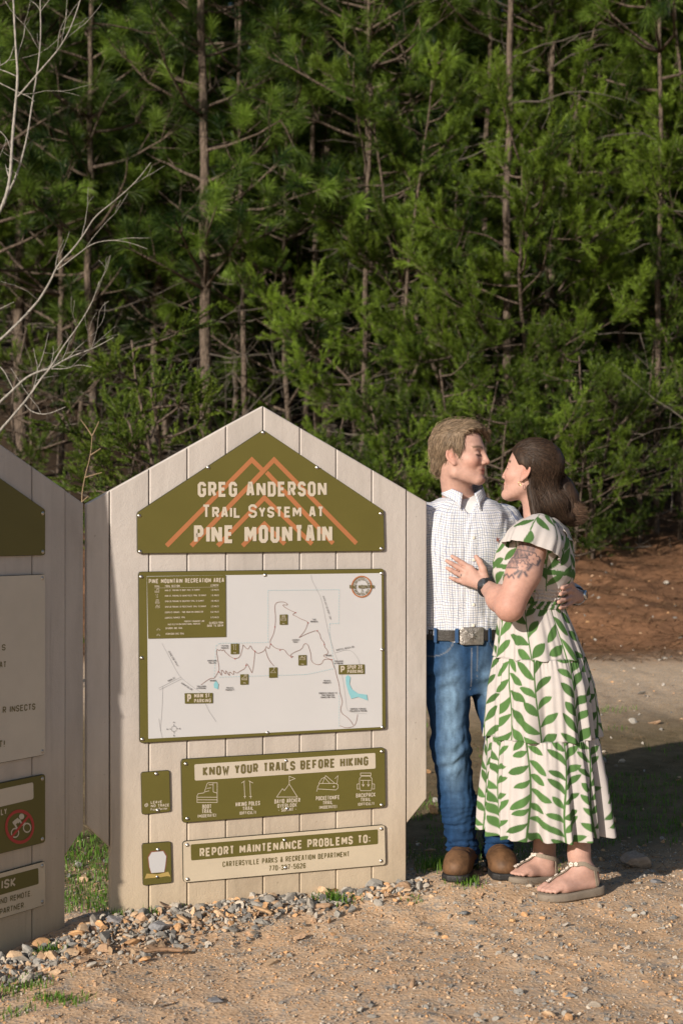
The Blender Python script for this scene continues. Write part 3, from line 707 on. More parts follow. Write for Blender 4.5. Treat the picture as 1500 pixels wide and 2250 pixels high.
for i, (s_, x1, ln_) in enumerate((('MAIN ST. PARKING TO BOOT TRAIL TO SUMMIT', 388, '1.33 MILES'), ('MAIN ST. PARKING TO HIKING POLES TRAIL TO SUMMIT', 425, '1.16 MILES'), ('SPUR 20 PARKING TO BACKPACK TRAIL TO SUMMIT', 411, '1.09 MILES'), ('SPUR 20 PARKING TO POCKETKNIFE TRAIL TO SUMMIT', 424, '1.23 MILES'), ("COOPER'S FURNACE - PINE MOUNTAIN CONNECTOR", 407, '0.64 MILES'), ("COOPER'S FURNACE TRAIL", 304, '0.75 MILES'))):
    y_ = 155 + i * 31.7; Q(s_, 187, y_, x1, y_ - 4, 10, .16); Q(ln_, 451, y_ - 3, 497, y_ - 4, 10, .16)
Q('PROPERTY BOUNDARY LINE', 298, 334, 415, 331, 10, .16); Q('MILE/ELEVATION/DIRECTIONAL MARKERS', 204, 351, 390, 347, 10, .16)
Q('SATURDAY BIKE TRAIL', 190, 374, 288, 372, 11, .16); Q('WEDNESDAY BIKE TRAIL', 190, 406, 297, 404, 11, .16)
Q('CLOSED FROM', 442, 344, 523, 342, 13); Q("DUSK 'TIL DAWN", 430, 360, 523, 358, 13)
f.stroke([Z2(125, 136), Z2(495, 130)], .0007)
for y_ in (372, 404):
    for x_ in (142, 156):
        c = MAP1(*Z2(x_, y_ + 5)); f.stroke_uv([c + .0023 * np.array([math.cos(a), math.sin(a)]) for a in np.linspace(0, 2 * math.pi, 9)][:-1] + [c + .0023 * np.array([1., 0])], .0006)
    f.stroke([Z2(142, y_ + 5), Z2(147, y_ - 4), Z2(156, y_ + 5)], .0008)
def icon(f, nm, x, y, s, t, Zf):
    S = {'boot': [[(-.45, -.05), (-.15, .0), (0, .45), (.05, .5), (.5, .5), (.5, -.35), (-.5, -.35), (-.5, -.15), (-.45, -.05)], [(-.5, -.35), (-.5, -.48), (.5, -.48), (.5, -.35)], [(-.5, -.22), (.5, -.22)], [(.08, .4), (.3, .4)], [(-.02, .22), (.2, .25)], [(-.1, .05), (.1, .1)], [(.3, .5), (.3, .05), (.5, -.02)]],
         'poles': [[(-.18, .42), (-.14, -.45)], [(.12, .42), (.16, -.45)], [(-.32, .34), (-.14, .46)], [(.06, .46), (.28, .34)], [(-.2, -.35), (-.08, -.35)], [(.08, -.35), (.22, -.35)]],
         'mountain': [[(-.55, -.45), (-.25, -.02), (-.15, -.12), (.1, .22), (.52, -.45), (-.55, -.45)], [(.1, .22), (.1, .62), (.4, .5), (.1, .38)]],
         'knife': [[(-.5, -.15), (.4, -.2), (.5, -.1), (.5, .05), (.4, .12), (-.4, .12), (-.5, -.05), (-.5, -.15)], [(-.45, .1), (-.3, .35), (-.15, .42), (-.25, .12)], [(.35, .12), (-.1, .5), (-.15, .4), (.1, .12)], [(.45, .1), (.5, .5), (.35, .35)], [(.3, -.1), (.3, .02)], [(.24, -.04), (.36, -.04)], [(-.5, -.15), (-.55, -.28)]],
         'backpack': [[(-.3, -.5), (.3, -.5), (.36, -.3), (.36, .2), (.25, .34), (-.25, .34), (-.36, .2), (-.36, -.3), (-.3, -.5)], [(-.3, .38), (.3, .38), (.3, .52), (-.3, .52), (-.3, .38)], [(-.36, -.1), (-.5, -.12), (-.5, -.4), (-.36, -.4)], [(.36, -.1), (.5, -.12), (.5, -.4), (.36, -.4)], [(-.15, .1), (-.15, -.25)], [(.15, .1), (.15, -.25)], [(-.22, -.12), (-.15, -.25), (-.08, -.12)], [(.08, -.12), (.15, -.25), (.22, -.12)], [(-.3, .1), (.3, .1)]]}[nm]
    for P in S: f.stroke([Zf(x + p[0] * s, y - p[1] * s) for p in P], t)
for nm, x_, y_ in (('boot', 141, 150), ('poles', 141, 182), ('backpack', 143, 215), ('knife', 144, 246)): icon(f, nm, x_, y_, 24, .0008, Z2)
for nm, x_, y_, s_, tx in (('backpack', 870, 310, 30, 'BACKPACK'), ('poles', 589, 478, 34, 'POLES'), ('boot', 645, 652, 30, 'BOOT'), ('mountain', 810, 612, 28, 'OVERLOOK'), ('knife', 979, 544, 32, 'KNIFE')):
    icon(f, nm, x_, y_, s_, .0010, Z2)
    if tx != 'OVERLOOK': Q('TRAIL', x_ - 9, y_ + 35, x_ + 9, y_ + 35, 7, .16)
Q('P', 315, 795, 338, 794, 46, .2); Q('MAIN ST.', 355, 770, 452, 767, 24, .19); Q('PARKING', 355, 798, 452, 795, 22, .19)
Q('P', 1199, 626, 1222, 625, 40, .2); Q('SPUR 20', 1237, 604, 1323, 601, 22, .19); Q('PARKING', 1237, 629, 1327, 626, 21, .19)
f.build('legend_lettering', M_CREAM, mp)
f = Flat(MAP1, YF - .0024)
L_ = lambda st, x, y, w_, h=9, sl=.01, wt=.16: f.center(st, Z2(x, y), h / 2.6316, w_ / 2.6316, wt, sl)
for a in (('FATMAN', 531, 469, 40), ('SQUEEZE', 531, 481, 42), ('HURRICANE', 458, 555, 54), ('HOLLOW', 459, 567, 42), ('BRIDGE', 464, 670, 36), ('TRAILHEAD', 395, 703, 52), ('& PARKING', 395, 714, 50), ('PRIVATE', 560, 712, 40), ('PROPERTY', 560, 724, 50),
          ('TWO', 1045, 317, 20), ('BRIDGES', 1045, 329, 40), ('WHISKEY', 940, 435, 42), ('POINT', 939, 447, 28), ('BRIDGE', 1130, 525, 34), ('TRAILHEAD', 1187, 558, 50), ('& PARKING', 1187, 570, 48), ('PRIVATE', 1120, 671, 38), ('PROPERTY', 1120, 683, 48),
          ("COOPER'S FURNACE TO", 1125, 742, 104), ('PINE MOUNTAIN', 1125, 754, 70), ('CONNECTOR TRAIL', 1125, 766, 84), ("COOPER'S FURNACE", 1299, 833, 90), ('TRAILHEAD & PARKING', 1299, 845, 100), ('N', 238, 911, 8), ('S', 238, 987, 8), ('W', 200, 950, 10), ('E', 273, 947, 7)):
    f = Flat(MAP1, YF - .0024); L_(*a); f.build('lettering', M_BLACK, mp)
def along(st, a, b, h): Flat(MAP1, YF - .0024).text(st, Z2(*a), Z2(*b), h / 2.6316, .13).build('lettering', M_BLACK, mp)
along('OVERLOOK PKWY', (204, 503), (256, 590), 10); along('MAIN ST', (206, 678), (246, 658), 11); along('KOMATSU DR', (279, 688), (340, 728), 10); along('STATE HWY 20 SPUR / 294', (1094, 184), (1137, 318), 9); along('BARTOW BEACH RD', (1174, 499), (1276, 479), 10)
c0 = MAP1(*Z2(238, 948)); f = Flat(MAP1, YF - .0024)
f.stroke_uv([c0 + .0097 * np.array([math.cos(a), math.sin(a)]) for a in np.linspace(0, 2 * math.pi, 17)][:-1] + [c0 + np.array([.0097, 0])], .0009)
for a in range(4): d = np.array([math.cos(a * math.pi / 2), math.sin(a * math.pi / 2)]); f.stroke_uv([c0 + d * .0097, c0 + d * .0165], .0012)
f.build('compass_rose', M_BLACK, mp)
f = Flat(MAP1, YF - .0024); c0 = MAP1(*Z2(1320, 128)); rr = .0385
f.stroke_uv([c0 + rr * np.array([math.cos(a), math.sin(a)]) for a in np.linspace(0, 2 * math.pi, 33)][:-1] + [c0 + np.array([rr, 0])], .0048)
f.build('logo_ring', M_ORANGE, mp)
f = Flat(MAP1, YF - .0031)
f.text('PINE MOUNTAIN', Z2(1250, 141), Z2(1391, 139), 23 / 2.6316, .19)
def arc(st, r0, a0, a1, h, flip):
    n = len(st)
    for i, ch in enumerate(st):
        if ch == ' ': continue
        a = a0 + (a1 - a0) * i / (n - 1); d = np.array([math.cos(a), math.sin(a)]); up = -d if flip else d; rt = np.array([up[1], -up[0]]); c = c0 + d * r0
        for pl in GLYPH[ch]: f.stroke_uv([c + rt * (q[0] - .5) * h * .55 + up * (q[1] - .5) * h for q in pl], h * .16)
arc('CARTERSVILLE', .0295, R(160), R(20), .0088, False); arc('RECREATION AREA', .0295, R(205), R(335), .0080, True)
f.stroke_uv([c0 + np.array(p) for p in ((-.004, -.024), (0, -.017), (0, -.010), (.004, -.016), (.003, -.024))], .0018)
f.build('logo_lettering', M_INK, mp)

kp = plaque(MAP1, [Z3(280, 124), Z3(1456, 56), Z3(1461, 402), Z3(288, 493)], 'trails_plaque', M_OLIVE, B1, .014, screws=[Z3(309, 152), Z3(1439, 81), Z3(318, 468), Z3(1438, 389), Z3(887, 134), Z3(893, 411)])
o = Flat(MAP1, YF); o.fill_uv(rounded([MAP1(*Z3(*p)) for p in ((357, 154), (1400, 88), (1402, 178), (360, 248))], .006)); o.build('heading_panel', M_CREAM, kp)
f = Flat(MAP1, YF - .0007); f.text('KNOW YOUR TRAILS BEFORE HIKING', Z3(406, 222), Z3(1358, 160), 55 / 2.6316, .2); f.build('lettering', M_INK, kp)
for nm, x_, y_, s_ in (('boot', 431, 318, 116), ('poles', 664, 300, 112), ('mountain', 893, 292, 112), ('knife', 1126, 278, 118), ('backpack', 1345, 256, 100)):
    f = Flat(MAP1, YF); icon(f, nm, x_, y_, s_, .0019, Z3); f.build(nm + '_icon', M_CREAM, kp)
G3 = lambda st, x, y, w_, h, wt=.17: f.center(st, Z3(x, y), h / 2.6316, w_ / 2.6316, wt, .062)
for a in (('BOOT', 429, 397, 52, 24), ('TRAIL', 430, 424, 60, 24), ('(MODERATE)', 430, 450, 108, 18), ('HIKING POLES', 665, 381, 140, 25), ('TRAIL', 667, 408, 64, 22), ('(DIFFICULT)', 665, 433, 96, 18), ('DAVID ARCHER', 893, 364, 148, 24), ('OVERLOOK', 892, 391, 112, 22), ('- SUMMIT -', 893, 415, 106, 20), ('POCKETKNIFE', 1126, 347, 136, 24), ('TRAIL', 1126, 374, 58, 22), ('(MODERATE)', 1128, 400, 102, 18), ('BACKPACK', 1345, 331, 112, 24), ('TRAIL', 1345, 357, 60, 21), ('(DIFFICULT)', 1347, 382, 94, 17)):
    f = Flat(MAP1, YF); G3(*a); f.build('lettering', M_CREAM, kp)

rp_ = plaque(MAP1, [Z3(290, 598), Z3(1456, 502), Z3(1461, 735), Z3(294, 838)], 'report_plaque', M_TAN, B1, .014, screws=[Z3(318, 620), Z3(1437, 527), Z3(320, 818), Z3(1435, 712), Z3(878, 592), Z3(884, 751)])
o = Flat(MAP1, YF); o.fill_uv(rounded([MAP1(*Z3(*p)) for p in ((336, 616), (1415, 529), (1416, 614), (339, 709))], .006)); o.build('heading_panel', M_OLIVE, rp_)
f = Flat(MAP1, YF - .0007); f.text('REPORT MAINTENANCE PROBLEMS TO:', Z3(388, 688), Z3(1370, 606), 50 / 2.6316, .2); f.build('lettering', M_TAN, rp_)
f = Flat(MAP1, YF); f.text('CARTERSVILLE PARKS & RECREATION DEPARTMENT', Z3(520, 747), Z3(1250, 686), 32 / 2.6316, .16); f.text('770-387-5626', Z3(786, 770), Z3(998, 753), 31 / 2.6316, .16); f.build('contact_lettering', M_INK, rp_)

lp = plaque(MAP1, [Z3(50, 200), Z3(216, 188), Z3(222, 428), Z3(56, 446)], 'partner_plaque', M_OLIVE, B1, .009, .007, screws=[Z3(140, 210), Z3(148, 421)])
f = Flat(MAP1, -.0074); f.text('LEAVE', Z3(107, 383), Z3(172, 379), 16 / 2.6316, .2); f.text('NO TRACE', Z3(108, 403), Z3(214, 397), 16 / 2.6316, .2); f.text('Proud Partner', Z3(107, 423), Z3(204, 415), 15 / 2.6316, .14)
c0 = MAP1(*Z3(80, 390)); f.stroke_uv([c0 + (.0011 + .0062 * q) * np.array([math.cos(14 * q), math.sin(14 * q)]) for q in np.linspace(0, 1, 30)], .0016)
f.build('lettering', M_CREAM, lp)
cp = plaque(MAP1, [Z3(56, 612), Z3(224, 600), Z3(230, 838), Z3(62, 856)], 'crest_plaque', M_OLIVE, B1, .009, .007, screws=[Z3(150, 648), Z3(145, 804)])
f = Flat(MAP1, -.0074); f.fill([Z3(*p) for p in ((88, 690), (108, 656), (182, 650), (202, 684), (196, 742), (188, 778), (106, 784), (94, 745))]); f.build('crest_border', M_TRAIL, cp)
f = Flat(MAP1, -.0080); f.fill([Z3(*p) for p in ((94, 692), (112, 662), (178, 656), (196, 686), (190, 742), (184, 776), (110, 782), (99, 745))]); f.build('crest_field', M_WHITE, cp)
f = Flat(MAP1, -.0086); f.fill([Z3(*p) for p in ((72, 815), (82, 785), (146, 790), (208, 774), (222, 803), (200, 800), (146, 808), (92, 812))]); f.build('crest_ribbon', M_GOLD, cp)

# ---- shaded board on the left, same construction
B2 = empty('trail_board', O2, TH2)
tag(B2, 'shaded grey plank board at the left edge with no-bicycle sign', 'trail board')
W2 = 1.245
rel = [us[i] / us[-1] for i in range(11)]
u2 = [-(W2 * (1 - q)) for q in rel]                     # its right end is the shared corner, it runs towards the camera
v_sh = MAP2(187, 1106)[1]; slope = (MAP2(0, 975)[1] - v_sh) / (MAP2(0, 975)[0])
seam = [0, MAP2(Z4(362, 0)[0], 1400)[0], MAP2(Z4(180, 0)[0], 1400)[0]]
step = seam[1] - seam[2]
u2 = [seam[0], seam[1], seam[2]] + [seam[2] - step * .97 * k for k in range(1, 7)]; u2 += [u2[-1] - step, u2[-1] - step - (seam[0] - seam[1])]
mid2 = (u2[0] + u2[-1]) / 2
def roof2(u): return v_sh + abs(slope) * (min(abs(u), abs(u2[-1] - u)))
for i in range(10):
    b, a = u2[i] - .0016, u2[i + 1] + .0016
    if i == 0: lo = [(a, MAP2(150, 1878)[1]), (b, MAP2(187, 1822)[1])]
    elif i == 9: lo = [(a, .35), (b, .28)]
    else: lo = [(a, -.16), (b, -.16)]
    P = lo + [(b, roof2(b))] + ([(mid2, roof2(mid2))] if a < mid2 - .004 and b > mid2 + .004 else []) + [(a, roof2(a))]
    slab(P, .004 if i in (0, 9) else 0, .038, .0035, 'plank', M_PLANK, B2)
UR = MAP2(*Z4(240, 600))[0]; UL = u2[-1] - UR
def pl2(top, bot, name, mat, scr=True, ul=None):
    """plaque given by its right-hand heights; the left end mirrors the right"""
    ul = UL if ul is None else ul
    P = rounded([np.array(p) for p in ((ul, bot), (UR, bot), (UR, top), (ul, top))], .012)
    o = slab(P, -.010, .0095, .0016, name, [mat, M_EDGE], B2, True)
    for q in ((UR - .014, top - .014), (UR - .014, bot + .014), (ul + .014, top - .014), (ul + .014, bot + .014)): screw(q, -.010, o)
    return o
V2 = lambda x, y: MAP2(*Z4(x, y))[1]
vb, vt = MAP2(96, 1220)[1], MAP2(96, 1120)[1]
P = [np.array(p) for p in ((UL, vb), (UR, vb), (UR, vt), (mid2, roof2(mid2) - (roof2(UR) - vt) * .92), (UL, vt))]
slab(rounded(P, .012), -.010, .0095, .0016, 'name_plaque', [M_OLIVE, M_EDGE], B2, True)
for q in ((UR - .012, vb + .012), (UR - .012, vt - .012)): screw(q, -.010, B2.children[-1])
wb = pl2(V2(238, 28), V2(240, 1020), 'rules_plaque', simple('grey_cream_plaque', (.52, .47, .40), .5, .06, 5, .1, 200))
f = Flat(MAP2, YF); f.text('S', Z4(0, 448), Z4(20, 446), 34 / 2.5, .18); f.text('AT', Z4(-14, 543), Z4(24, 540), 34 / 2.5, .18); f.text('R INSECTS', Z4(4, 792), Z4(183, 772), 36 / 2.5, .18); f.text('T!', Z4(-18, 982), Z4(16, 978), 40 / 2.5, .18); f.build('lettering', M_INK, wb)
bp_ = pl2(V2(240, 1125), V2(240, 1500), 'bicycle_plaque', M_OLIVE)
o = Flat(MAP2, YF); o.fill_uv(rounded([MAP2(*Z4(*p)) for p in ((-260, 1262), (172, 1170), (174, 1262), (-260, 1365))], .008)); o.build('heading_panel', M_CREAM, bp_)
f = Flat(MAP2, YF); f.text('LY', Z4(-6, 1352), Z4(27, 1345), 34 / 2.5, .18)
def pxc(cx, cy, rx, ry, n=20): return [Z4(cx + rx * math.cos(a), cy + ry * math.sin(a)) for a in np.linspace(0, 2 * math.pi, n, endpoint=False)]
f.fill(pxc(108, 1358, 14, 16)); f.stroke([Z4(88, 1432), Z4(70, 1400), Z4(98, 1378), Z4(112, 1405), Z4(130, 1395)], .006)
f.stroke([Z4(60, 1395), Z4(85, 1375), Z4(96, 1390)], .010)
for cx in (72, 138):
    q = pxc(cx, 1448 if cx < 100 else 1420, 20, 24); f.stroke(q + [q[0]], .0042)
f.build('bicycle_symbol', M_CREAM, bp_)
f = Flat(MAP2, YF - .0008); q = pxc(97, 1414, 74, 86, 28); f.stroke(q + [q[0]], .0105); f.stroke([Z4(45, 1480), Z4(150, 1350)], .0095); f.build('prohibition_ring', M_RED, bp_)
ip = pl2(V2(245, 1600), V2(248, 1842), 'risk_plaque', M_TAN)
o = Flat(MAP2, YF); o.fill_uv(rounded([MAP2(*Z4(*p)) for p in ((-260, 1760), (200, 1640), (202, 1728), (-260, 1862))], .006)); o.build('heading_panel', M_OLIVE, ip)
f = Flat(MAP2, YF - .0007); f.text('ISK', Z4(-4, 1758), Z4(74, 1740), 50 / 2.5, .2); f.build('heading_lettering', M_TAN, ip)
f = Flat(MAP2, YF); f.text('ND REMOTE.', Z4(-8, 1840), Z4(165, 1793), 32 / 2.5, .17); f.text('PARTNER.', Z4(-12, 1898), Z4(128, 1857), 32 / 2.5, .17); f.build('lettering', M_INK, ip)
# ------------------------------------------------------------------ the pine wood behind
def bark_mat(name, a, c, sc=(14, 14, 3.5), bump=.9):
    m, n, l, b = newmat(name); v = coords(n, l); mp = n.new('ShaderNodeMapping'); mp.inputs['Scale'].default_value = sc; l.new(v, mp.inputs[0])
    vo = n.new('ShaderNodeTexVoronoi'); vo.feature = 'DISTANCE_TO_EDGE'; vo.inputs['Scale'].default_value = 2.2; l.new(mp.outputs[0], vo.inputs['Vector'])
    t = noise_node(n, l, 1.5, 6, .65, mp.outputs[0])
    ml = n.new('ShaderNodeMath'); ml.operation = 'MULTIPLY_ADD'; l.new(vo.outputs['Distance'], ml.inputs[0]); ml.inputs[1].default_value = 1.3; l.new(t.outputs['Fac'], ml.inputs[2])
    r_ = ramp(n, [(.35, a), (.8, c)]); l.new(ml.outputs[0], r_.inputs[0]); l.new(r_.outputs[0], b.inputs['Base Color'])
    b.inputs['Roughness'].default_value = .9; setspec(b, .15); bump_to(n, l, b, ml.outputs[0], bump, .02); return m
M_BARK = bark_mat('pine_bark', (.030, .023, .018), (.15, .115, .09))
M_TWIG = simple('dead_twig', (.10, .085, .07), .9, .4, 9)
M_PALE = bark_mat('pale_bark', (.17, .16, .145), (.36, .335, .30), (30, 30, 9), .3)
M_LONG = leafmat('long_needles', (.008, .030, .008), (.22, .34, .048), .42, .45)  # near-black end stands in for deep shade, bright end for sunlit needles
M_SHORT = leafmat('short_needles', (.008, .028, .006), (.25, .37, .042), .42, .45)  # deep shade and sunlit green painted into these needles as well
M_CEDAR = leafmat('cedar_sprays', (.04, .09, .010), (.27, .36, .045), .36, .5)

def needle_tris(B, Dr, L, wd, fac, r, droop=.0):
    n = len(B); Dr = unit(Dr); s = unit(np.cross(Dr, r.normal(size=(n, 3)))) * (wd / 2)
    M = B + Dr * (L * .55)[:, None]; T = B + Dr * L[:, None]; T[:, 2] -= droop * L
    V = np.stack([B - s * .6, B + s * .6, M + s, M - s, T], 1).reshape(-1, 3); o = (np.arange(n) * 5)[:, None]
    Fa = np.vstack([np.hstack([o, o + 1, o + 2]), np.hstack([o, o + 2, o + 3]), np.hstack([o + 3, o + 2, o + 4])])
    return V, Fa, np.repeat(fac, 5)
def wander(p, d, L, n, r, wob=.12, lift=0.):
    """a curved limb from p along d"""
    P = [np.array(p)]; d = np.array(d, float)
    for i in range(n): d = unit(d + r.normal(0, wob, 3) + np.array([0, 0, lift / n])); P.append(P[-1] + d * L / n)
    return np.array(P)
class Tree:
    def __init__(s): s.trunk = Geo(); s.dead = Geo(); s.N = []
def long_pine(seed, H=12., r0=.085, live=3.0, dens=1., tuftn=120, crook=.02):
    r = np.random.RandomState(seed); T = Tree(); n = 26
    z = np.linspace(-.3, H, n); wx = np.cumsum(r.normal(0, crook, n)); wy = np.cumsum(r.normal(0, crook, n))
    P = np.stack([wx, wy, z], -1); rad = r0 * (1 - z / H * .85); rad[0] *= 1.25
    T.trunk.add(*tube(chaikin(P, 1), np.interp(np.linspace(0, 1, 2 * n), np.linspace(0, 1, n), rad), 9))
    zz = .9; NB, ND, NL, NF = [], [], [], []
    while zz < H - .3:
        k = r.randint(2, 5)
        for _ in range(k):
            a = r.uniform(0, 6.28); p = np.array([np.interp(zz, z, wx), np.interp(zz, z, wy), zz + r.uniform(-.1, .1)])
            if zz < live:
                if r.uniform() < .75:
                    L = r.uniform(.5, 1.7); Q = wander(p, (math.cos(a), math.sin(a), r.uniform(-.35, .3)), L, 7, r, .18, -.2)
                    T.dead.add(*tube(Q, np.linspace(.010, .002, 8), 4))
                    for _ in range(r.randint(1, 4)):
                        q = Q[r.randint(2, 7)]; W = wander(q, unit(Q[-1] - Q[0]) + r.normal(0, .6, 3), r.uniform(.2, .6), 4, r, .2, -.1); T.dead.add(*tube(W, np.linspace(.005, .0015, 5), 3))
                continue
            f = (zz - live) / (H - live); L = (2.1 - 1.5 * f) * r.uniform(.65, 1.15) * (.75 + .25 * min(1, (zz - live) / 1.5))
            Q = wander(p, (math.cos(a), math.sin(a), r.uniform(-.05, .45) + .35 * f), L, 8, r, .10, .35)
            T.trunk.add(*tube(Q, np.linspace(.022, .006, 9) * (1.2 - .6 * f), 5))
            tips = [(Q[-1], unit(Q[-1] - Q[-2]))]
            for _ in range(int(r.randint(4, 8) * dens)):
                i = r.randint(3, 8); d = unit(unit(Q[i] - Q[i - 1]) * .7 + r.normal(0, .55, 3) + np.array([0, 0, .35])); l2 = r.uniform(.22, .6)
                W = wander(Q[i], d, l2, 4, r, .1, .3); T.trunk.add(*tube(W, np.linspace(.009, .004, 5), 4)); tips.append((W[-1], unit(W[-1] - W[-2])))
            for q, d in tips:
                m = int(tuftn * r.uniform(.7, 1.3)); al = r.uniform(0, 1, m) ** .8
                B = q - d * (.20 * (1 - al))[:, None]; rv = r.normal(size=(m, 3)); rv = unit(rv - (rv @ d)[:, None] * d)
                an = np.radians(r.uniform(18, 70, m)) * (1.1 - .45 * al)
                NB.append(B); ND.append(np.cos(an)[:, None] * d + np.sin(an)[:, None] * rv - np.array([0, 0, .12])); NL.append(r.uniform(.16, .28, m)); NF.append(np.clip(r.normal(r.uniform(.0, .98) ** 1.4, .14, m), 0, 1))
        zz += r.uniform(.32, .55)
    B, D_, L, Fq = map(np.concatenate, (NB, ND, NL, NF)); T.N = needle_tris(B, D_, L, .0052, Fq, r, .16); return T
def scrub_pine(seed, H=7.5, r0=.06, low=.5, Lmax=1.9, nl=.070, wd=.0050, per=80, lean=0.):
    r = np.random.RandomState(seed); T = Tree(); NB, ND, NL, NF = [], [], [], []
    stems = [wander((0, 0, -.3), (lean + r.normal(0, .04), r.normal(0, .04), 1), H + .3, 22, r, .05, .25)]
    for _ in range(2):
        i = r.randint(5, 11); stems.append(wander(stems[0][i], unit(np.array([r.normal(0, .45), r.normal(0, .45), 1])), H * r.uniform(.4, .6), 14, r, .07, .4))
    def shoot(q, d, ln, tone):
        m = int(per * ln / .22); al = r.uniform(0, 1, m); W = q + d * (ln * al)[:, None]; rv = r.normal(size=(m, 3)); rv = unit(rv - (rv @ d)[:, None] * d); an = np.radians(r.uniform(18, 55, m))
        NB.append(W); ND.append(np.cos(an)[:, None] * d + np.sin(an)[:, None] * rv); NL.append(nl * r.uniform(.7, 1.3, m)); NF.append(np.clip(r.normal(-.08 + .62 * tone + .22 * r.uniform(), .10, m) + .22 * al, 0, 1))
    for si, S in enumerate(stems):
        k = len(S); T.trunk.add(*tube(S, np.linspace(r0 if si == 0 else r0 * .55, .010, k), 7))
        L0 = len(S); hs = np.linspace(low / H if si == 0 else .2, .97, int(H * (4.6 if si == 0 else 3)))
        for h in hs:
            i = h * (L0 - 1); a0 = int(i); p = S[a0] + (S[min(a0 + 1, L0 - 1)] - S[a0]) * (i - a0); a = r.uniform(0, 6.28)
            L = Lmax * (1.05 - .8 * h) * r.uniform(.5, 1.1) + .25; dead = (p[2] < low + 1.2 and r.uniform() < .22)
            Q = wander(p, (math.cos(a), math.sin(a), r.uniform(-.1, .45)), L, 7, r, .14, .35); (T.dead if dead else T.trunk).add(*tube(Q, np.linspace(.016, .003, 8), 4))
            tone = r.uniform(0, 1) ** 1.4
            for _ in range(3 if dead else int(4 + 5 * L)):
                i2 = r.randint(3, 8); d = unit(unit(Q[i2] - Q[i2 - 1]) * 1.0 + r.normal(0, .5, 3) + np.array([0, 0, .3])); l2 = r.uniform(.15, .5) * (.6 + .4 * L)
                W = wander(Q[i2], d, l2, 3, r, .15, .2); (T.dead if dead else T.trunk).add(*tube(W, np.linspace(.006, .002, 4), 3))
                if dead: continue
                shoot(W[1], unit(W[-1] - W[1]), np.linalg.norm(W[-1] - W[1]) + .06, tone)
                for _ in range(2): shoot(W[r.randint(1, 3)], unit(unit(W[-1] - W[0]) + r.normal(0, .55, 3) + np.array([0, 0, .45])), r.uniform(.12, .28), tone)
            if not dead: shoot(Q[-2], unit(Q[-1] - Q[-2]), L / 7 + .08, tone)
    B, D_, L, Fq = map(np.concatenate, (NB, ND, NL, NF)); T.N = needle_tris(B, D_, L, wd, Fq, r); return T
def tree_object(T, name, foliage, fmat, tmat=None, dead=True):
    root = empty(name); tr = T.trunk.build('trunk', tmat or M_BARK, root, True)
    if T.dead.n: T.dead.build('dead_branches', M_TWIG, root)
    V, Fa, fc_ = T.N; mesh(foliage, V, Fa, fmat, root, False, fac=fc_); return root
def copy_tree(o):
    c = o.copy(); COL.objects.link(c)
    for ch in o.children: d = ch.copy(); COL.objects.link(d); d.parent = c
    return c
PROTO = {}
def plant(kind, px, D, sc=1., rz=0., label=None, cat='pine tree', group=None, lean=(0, 0)):
    if kind not in PROTO:
        f = {'longA': lambda: tree_object(long_pine(101, 12, .088, 2.9), 'pine_tree', 'crown', M_LONG), 'longB': lambda: tree_object(long_pine(102, 11, .062, 2.6, 1.1), 'pine_tree', 'crown', M_LONG),
             'longC': lambda: tree_object(long_pine(103, 13, .10, 4.0, 1.15, 130, .035), 'pine_tree', 'crown', M_LONG), 'pole': lambda: tree_object(long_pine(107, 12, .052, 6.0, .9, 110), 'pine_tree', 'crown', M_LONG), 'longD': lambda: tree_object(long_pine(104, 8, .045, 1.0, .8), 'pine_tree', 'crown', M_LONG),
             'scrubA': lambda: tree_object(scrub_pine(201), 'pine_tree', 'crown', M_SHORT), 'scrubB': lambda: tree_object(scrub_pine(202, 8.5, .07, 1.0, 2.2), 'pine_tree', 'crown', M_SHORT),
             'scrubC': lambda: tree_object(scrub_pine(203, 6.5, .05, .4, 2.0, lean=.12), 'pine_tree', 'crown', M_SHORT), 'sapling': lambda: tree_object(scrub_pine(204, 2.6, .028, .15, 1.0, .05, .0055, 60), 'pine_sapling', 'crown', M_SHORT),
             'cedar': lambda: tree_object(scrub_pine(205, 2.8, .03, .15, .75, .026, .006, 120), 'cedar_sapling', 'crown', M_CEDAR)}[kind]
        o = PROTO[kind] = f()
    else: o = copy_tree(PROTO[kind])
    x = (px - CX) / F * D; o.location = (x, D, float(hgt(x, D)) - .05); o.rotation_euler = (lean[0], lean[1], rz); o.scale = (sc, sc, sc)
    for k in ('label', 'group', 'category'):
        if k in o: del o[k]
    tag(o, label, cat, group); return o
# front of the wood, trees one can tell apart
plant('longA', 438, 18.2, 1.0, .4, 'tall straight long-needled pine behind the left slope of the map board')
plant('longB', 206, 18.8, 1.0, 2.2, 'slim straight pine with dark trunk above the dip between the boards')
plant('longB', 352, 20.5, 1.0, 4.0, 'thin pine close on the left of the tall straight pine')
plant('longC', 722, 24, .95, 1.0, 'large dark pine with heavy limbs under the patch of blue sky')
plant('longA', 60, 20.5, 1.05, 3.3, 'long-needled pine behind the bare branches at the left edge')
plant('longD', 640, 19, 1.0, 1.5, 'young thin pine above the peak of the map board')
plant('longB', 800, 18.6, 1.05, 5.2, 'long-needled pine showing between the map board and the man')
plant('longA', 905, 19.6, .95, 2.6, 'long-needled pine above the man with drooping tufts')
plant('scrubA', 1120, 17.6, 1.0, .3, 'bushy short-needled pine rising straight behind the couple')
plant('scrubA', 985, 17.6, .92, 2.0, 'bushy short-needled pine standing behind the head of the man')
plant('scrubC', 1010, 18.8, 1.1, .2, 'leaning short-needled pine with forked trunk behind the couple', lean=(0, .05))
plant('scrubB', 1195, 18.4, 1.02, 3.9, 'short-needled pine with pale slim trunk above the head of the woman')
plant('scrubB', 1350, 19.3, .95, 4.4, 'dense short-needled pine to the right of the woman, branches low')
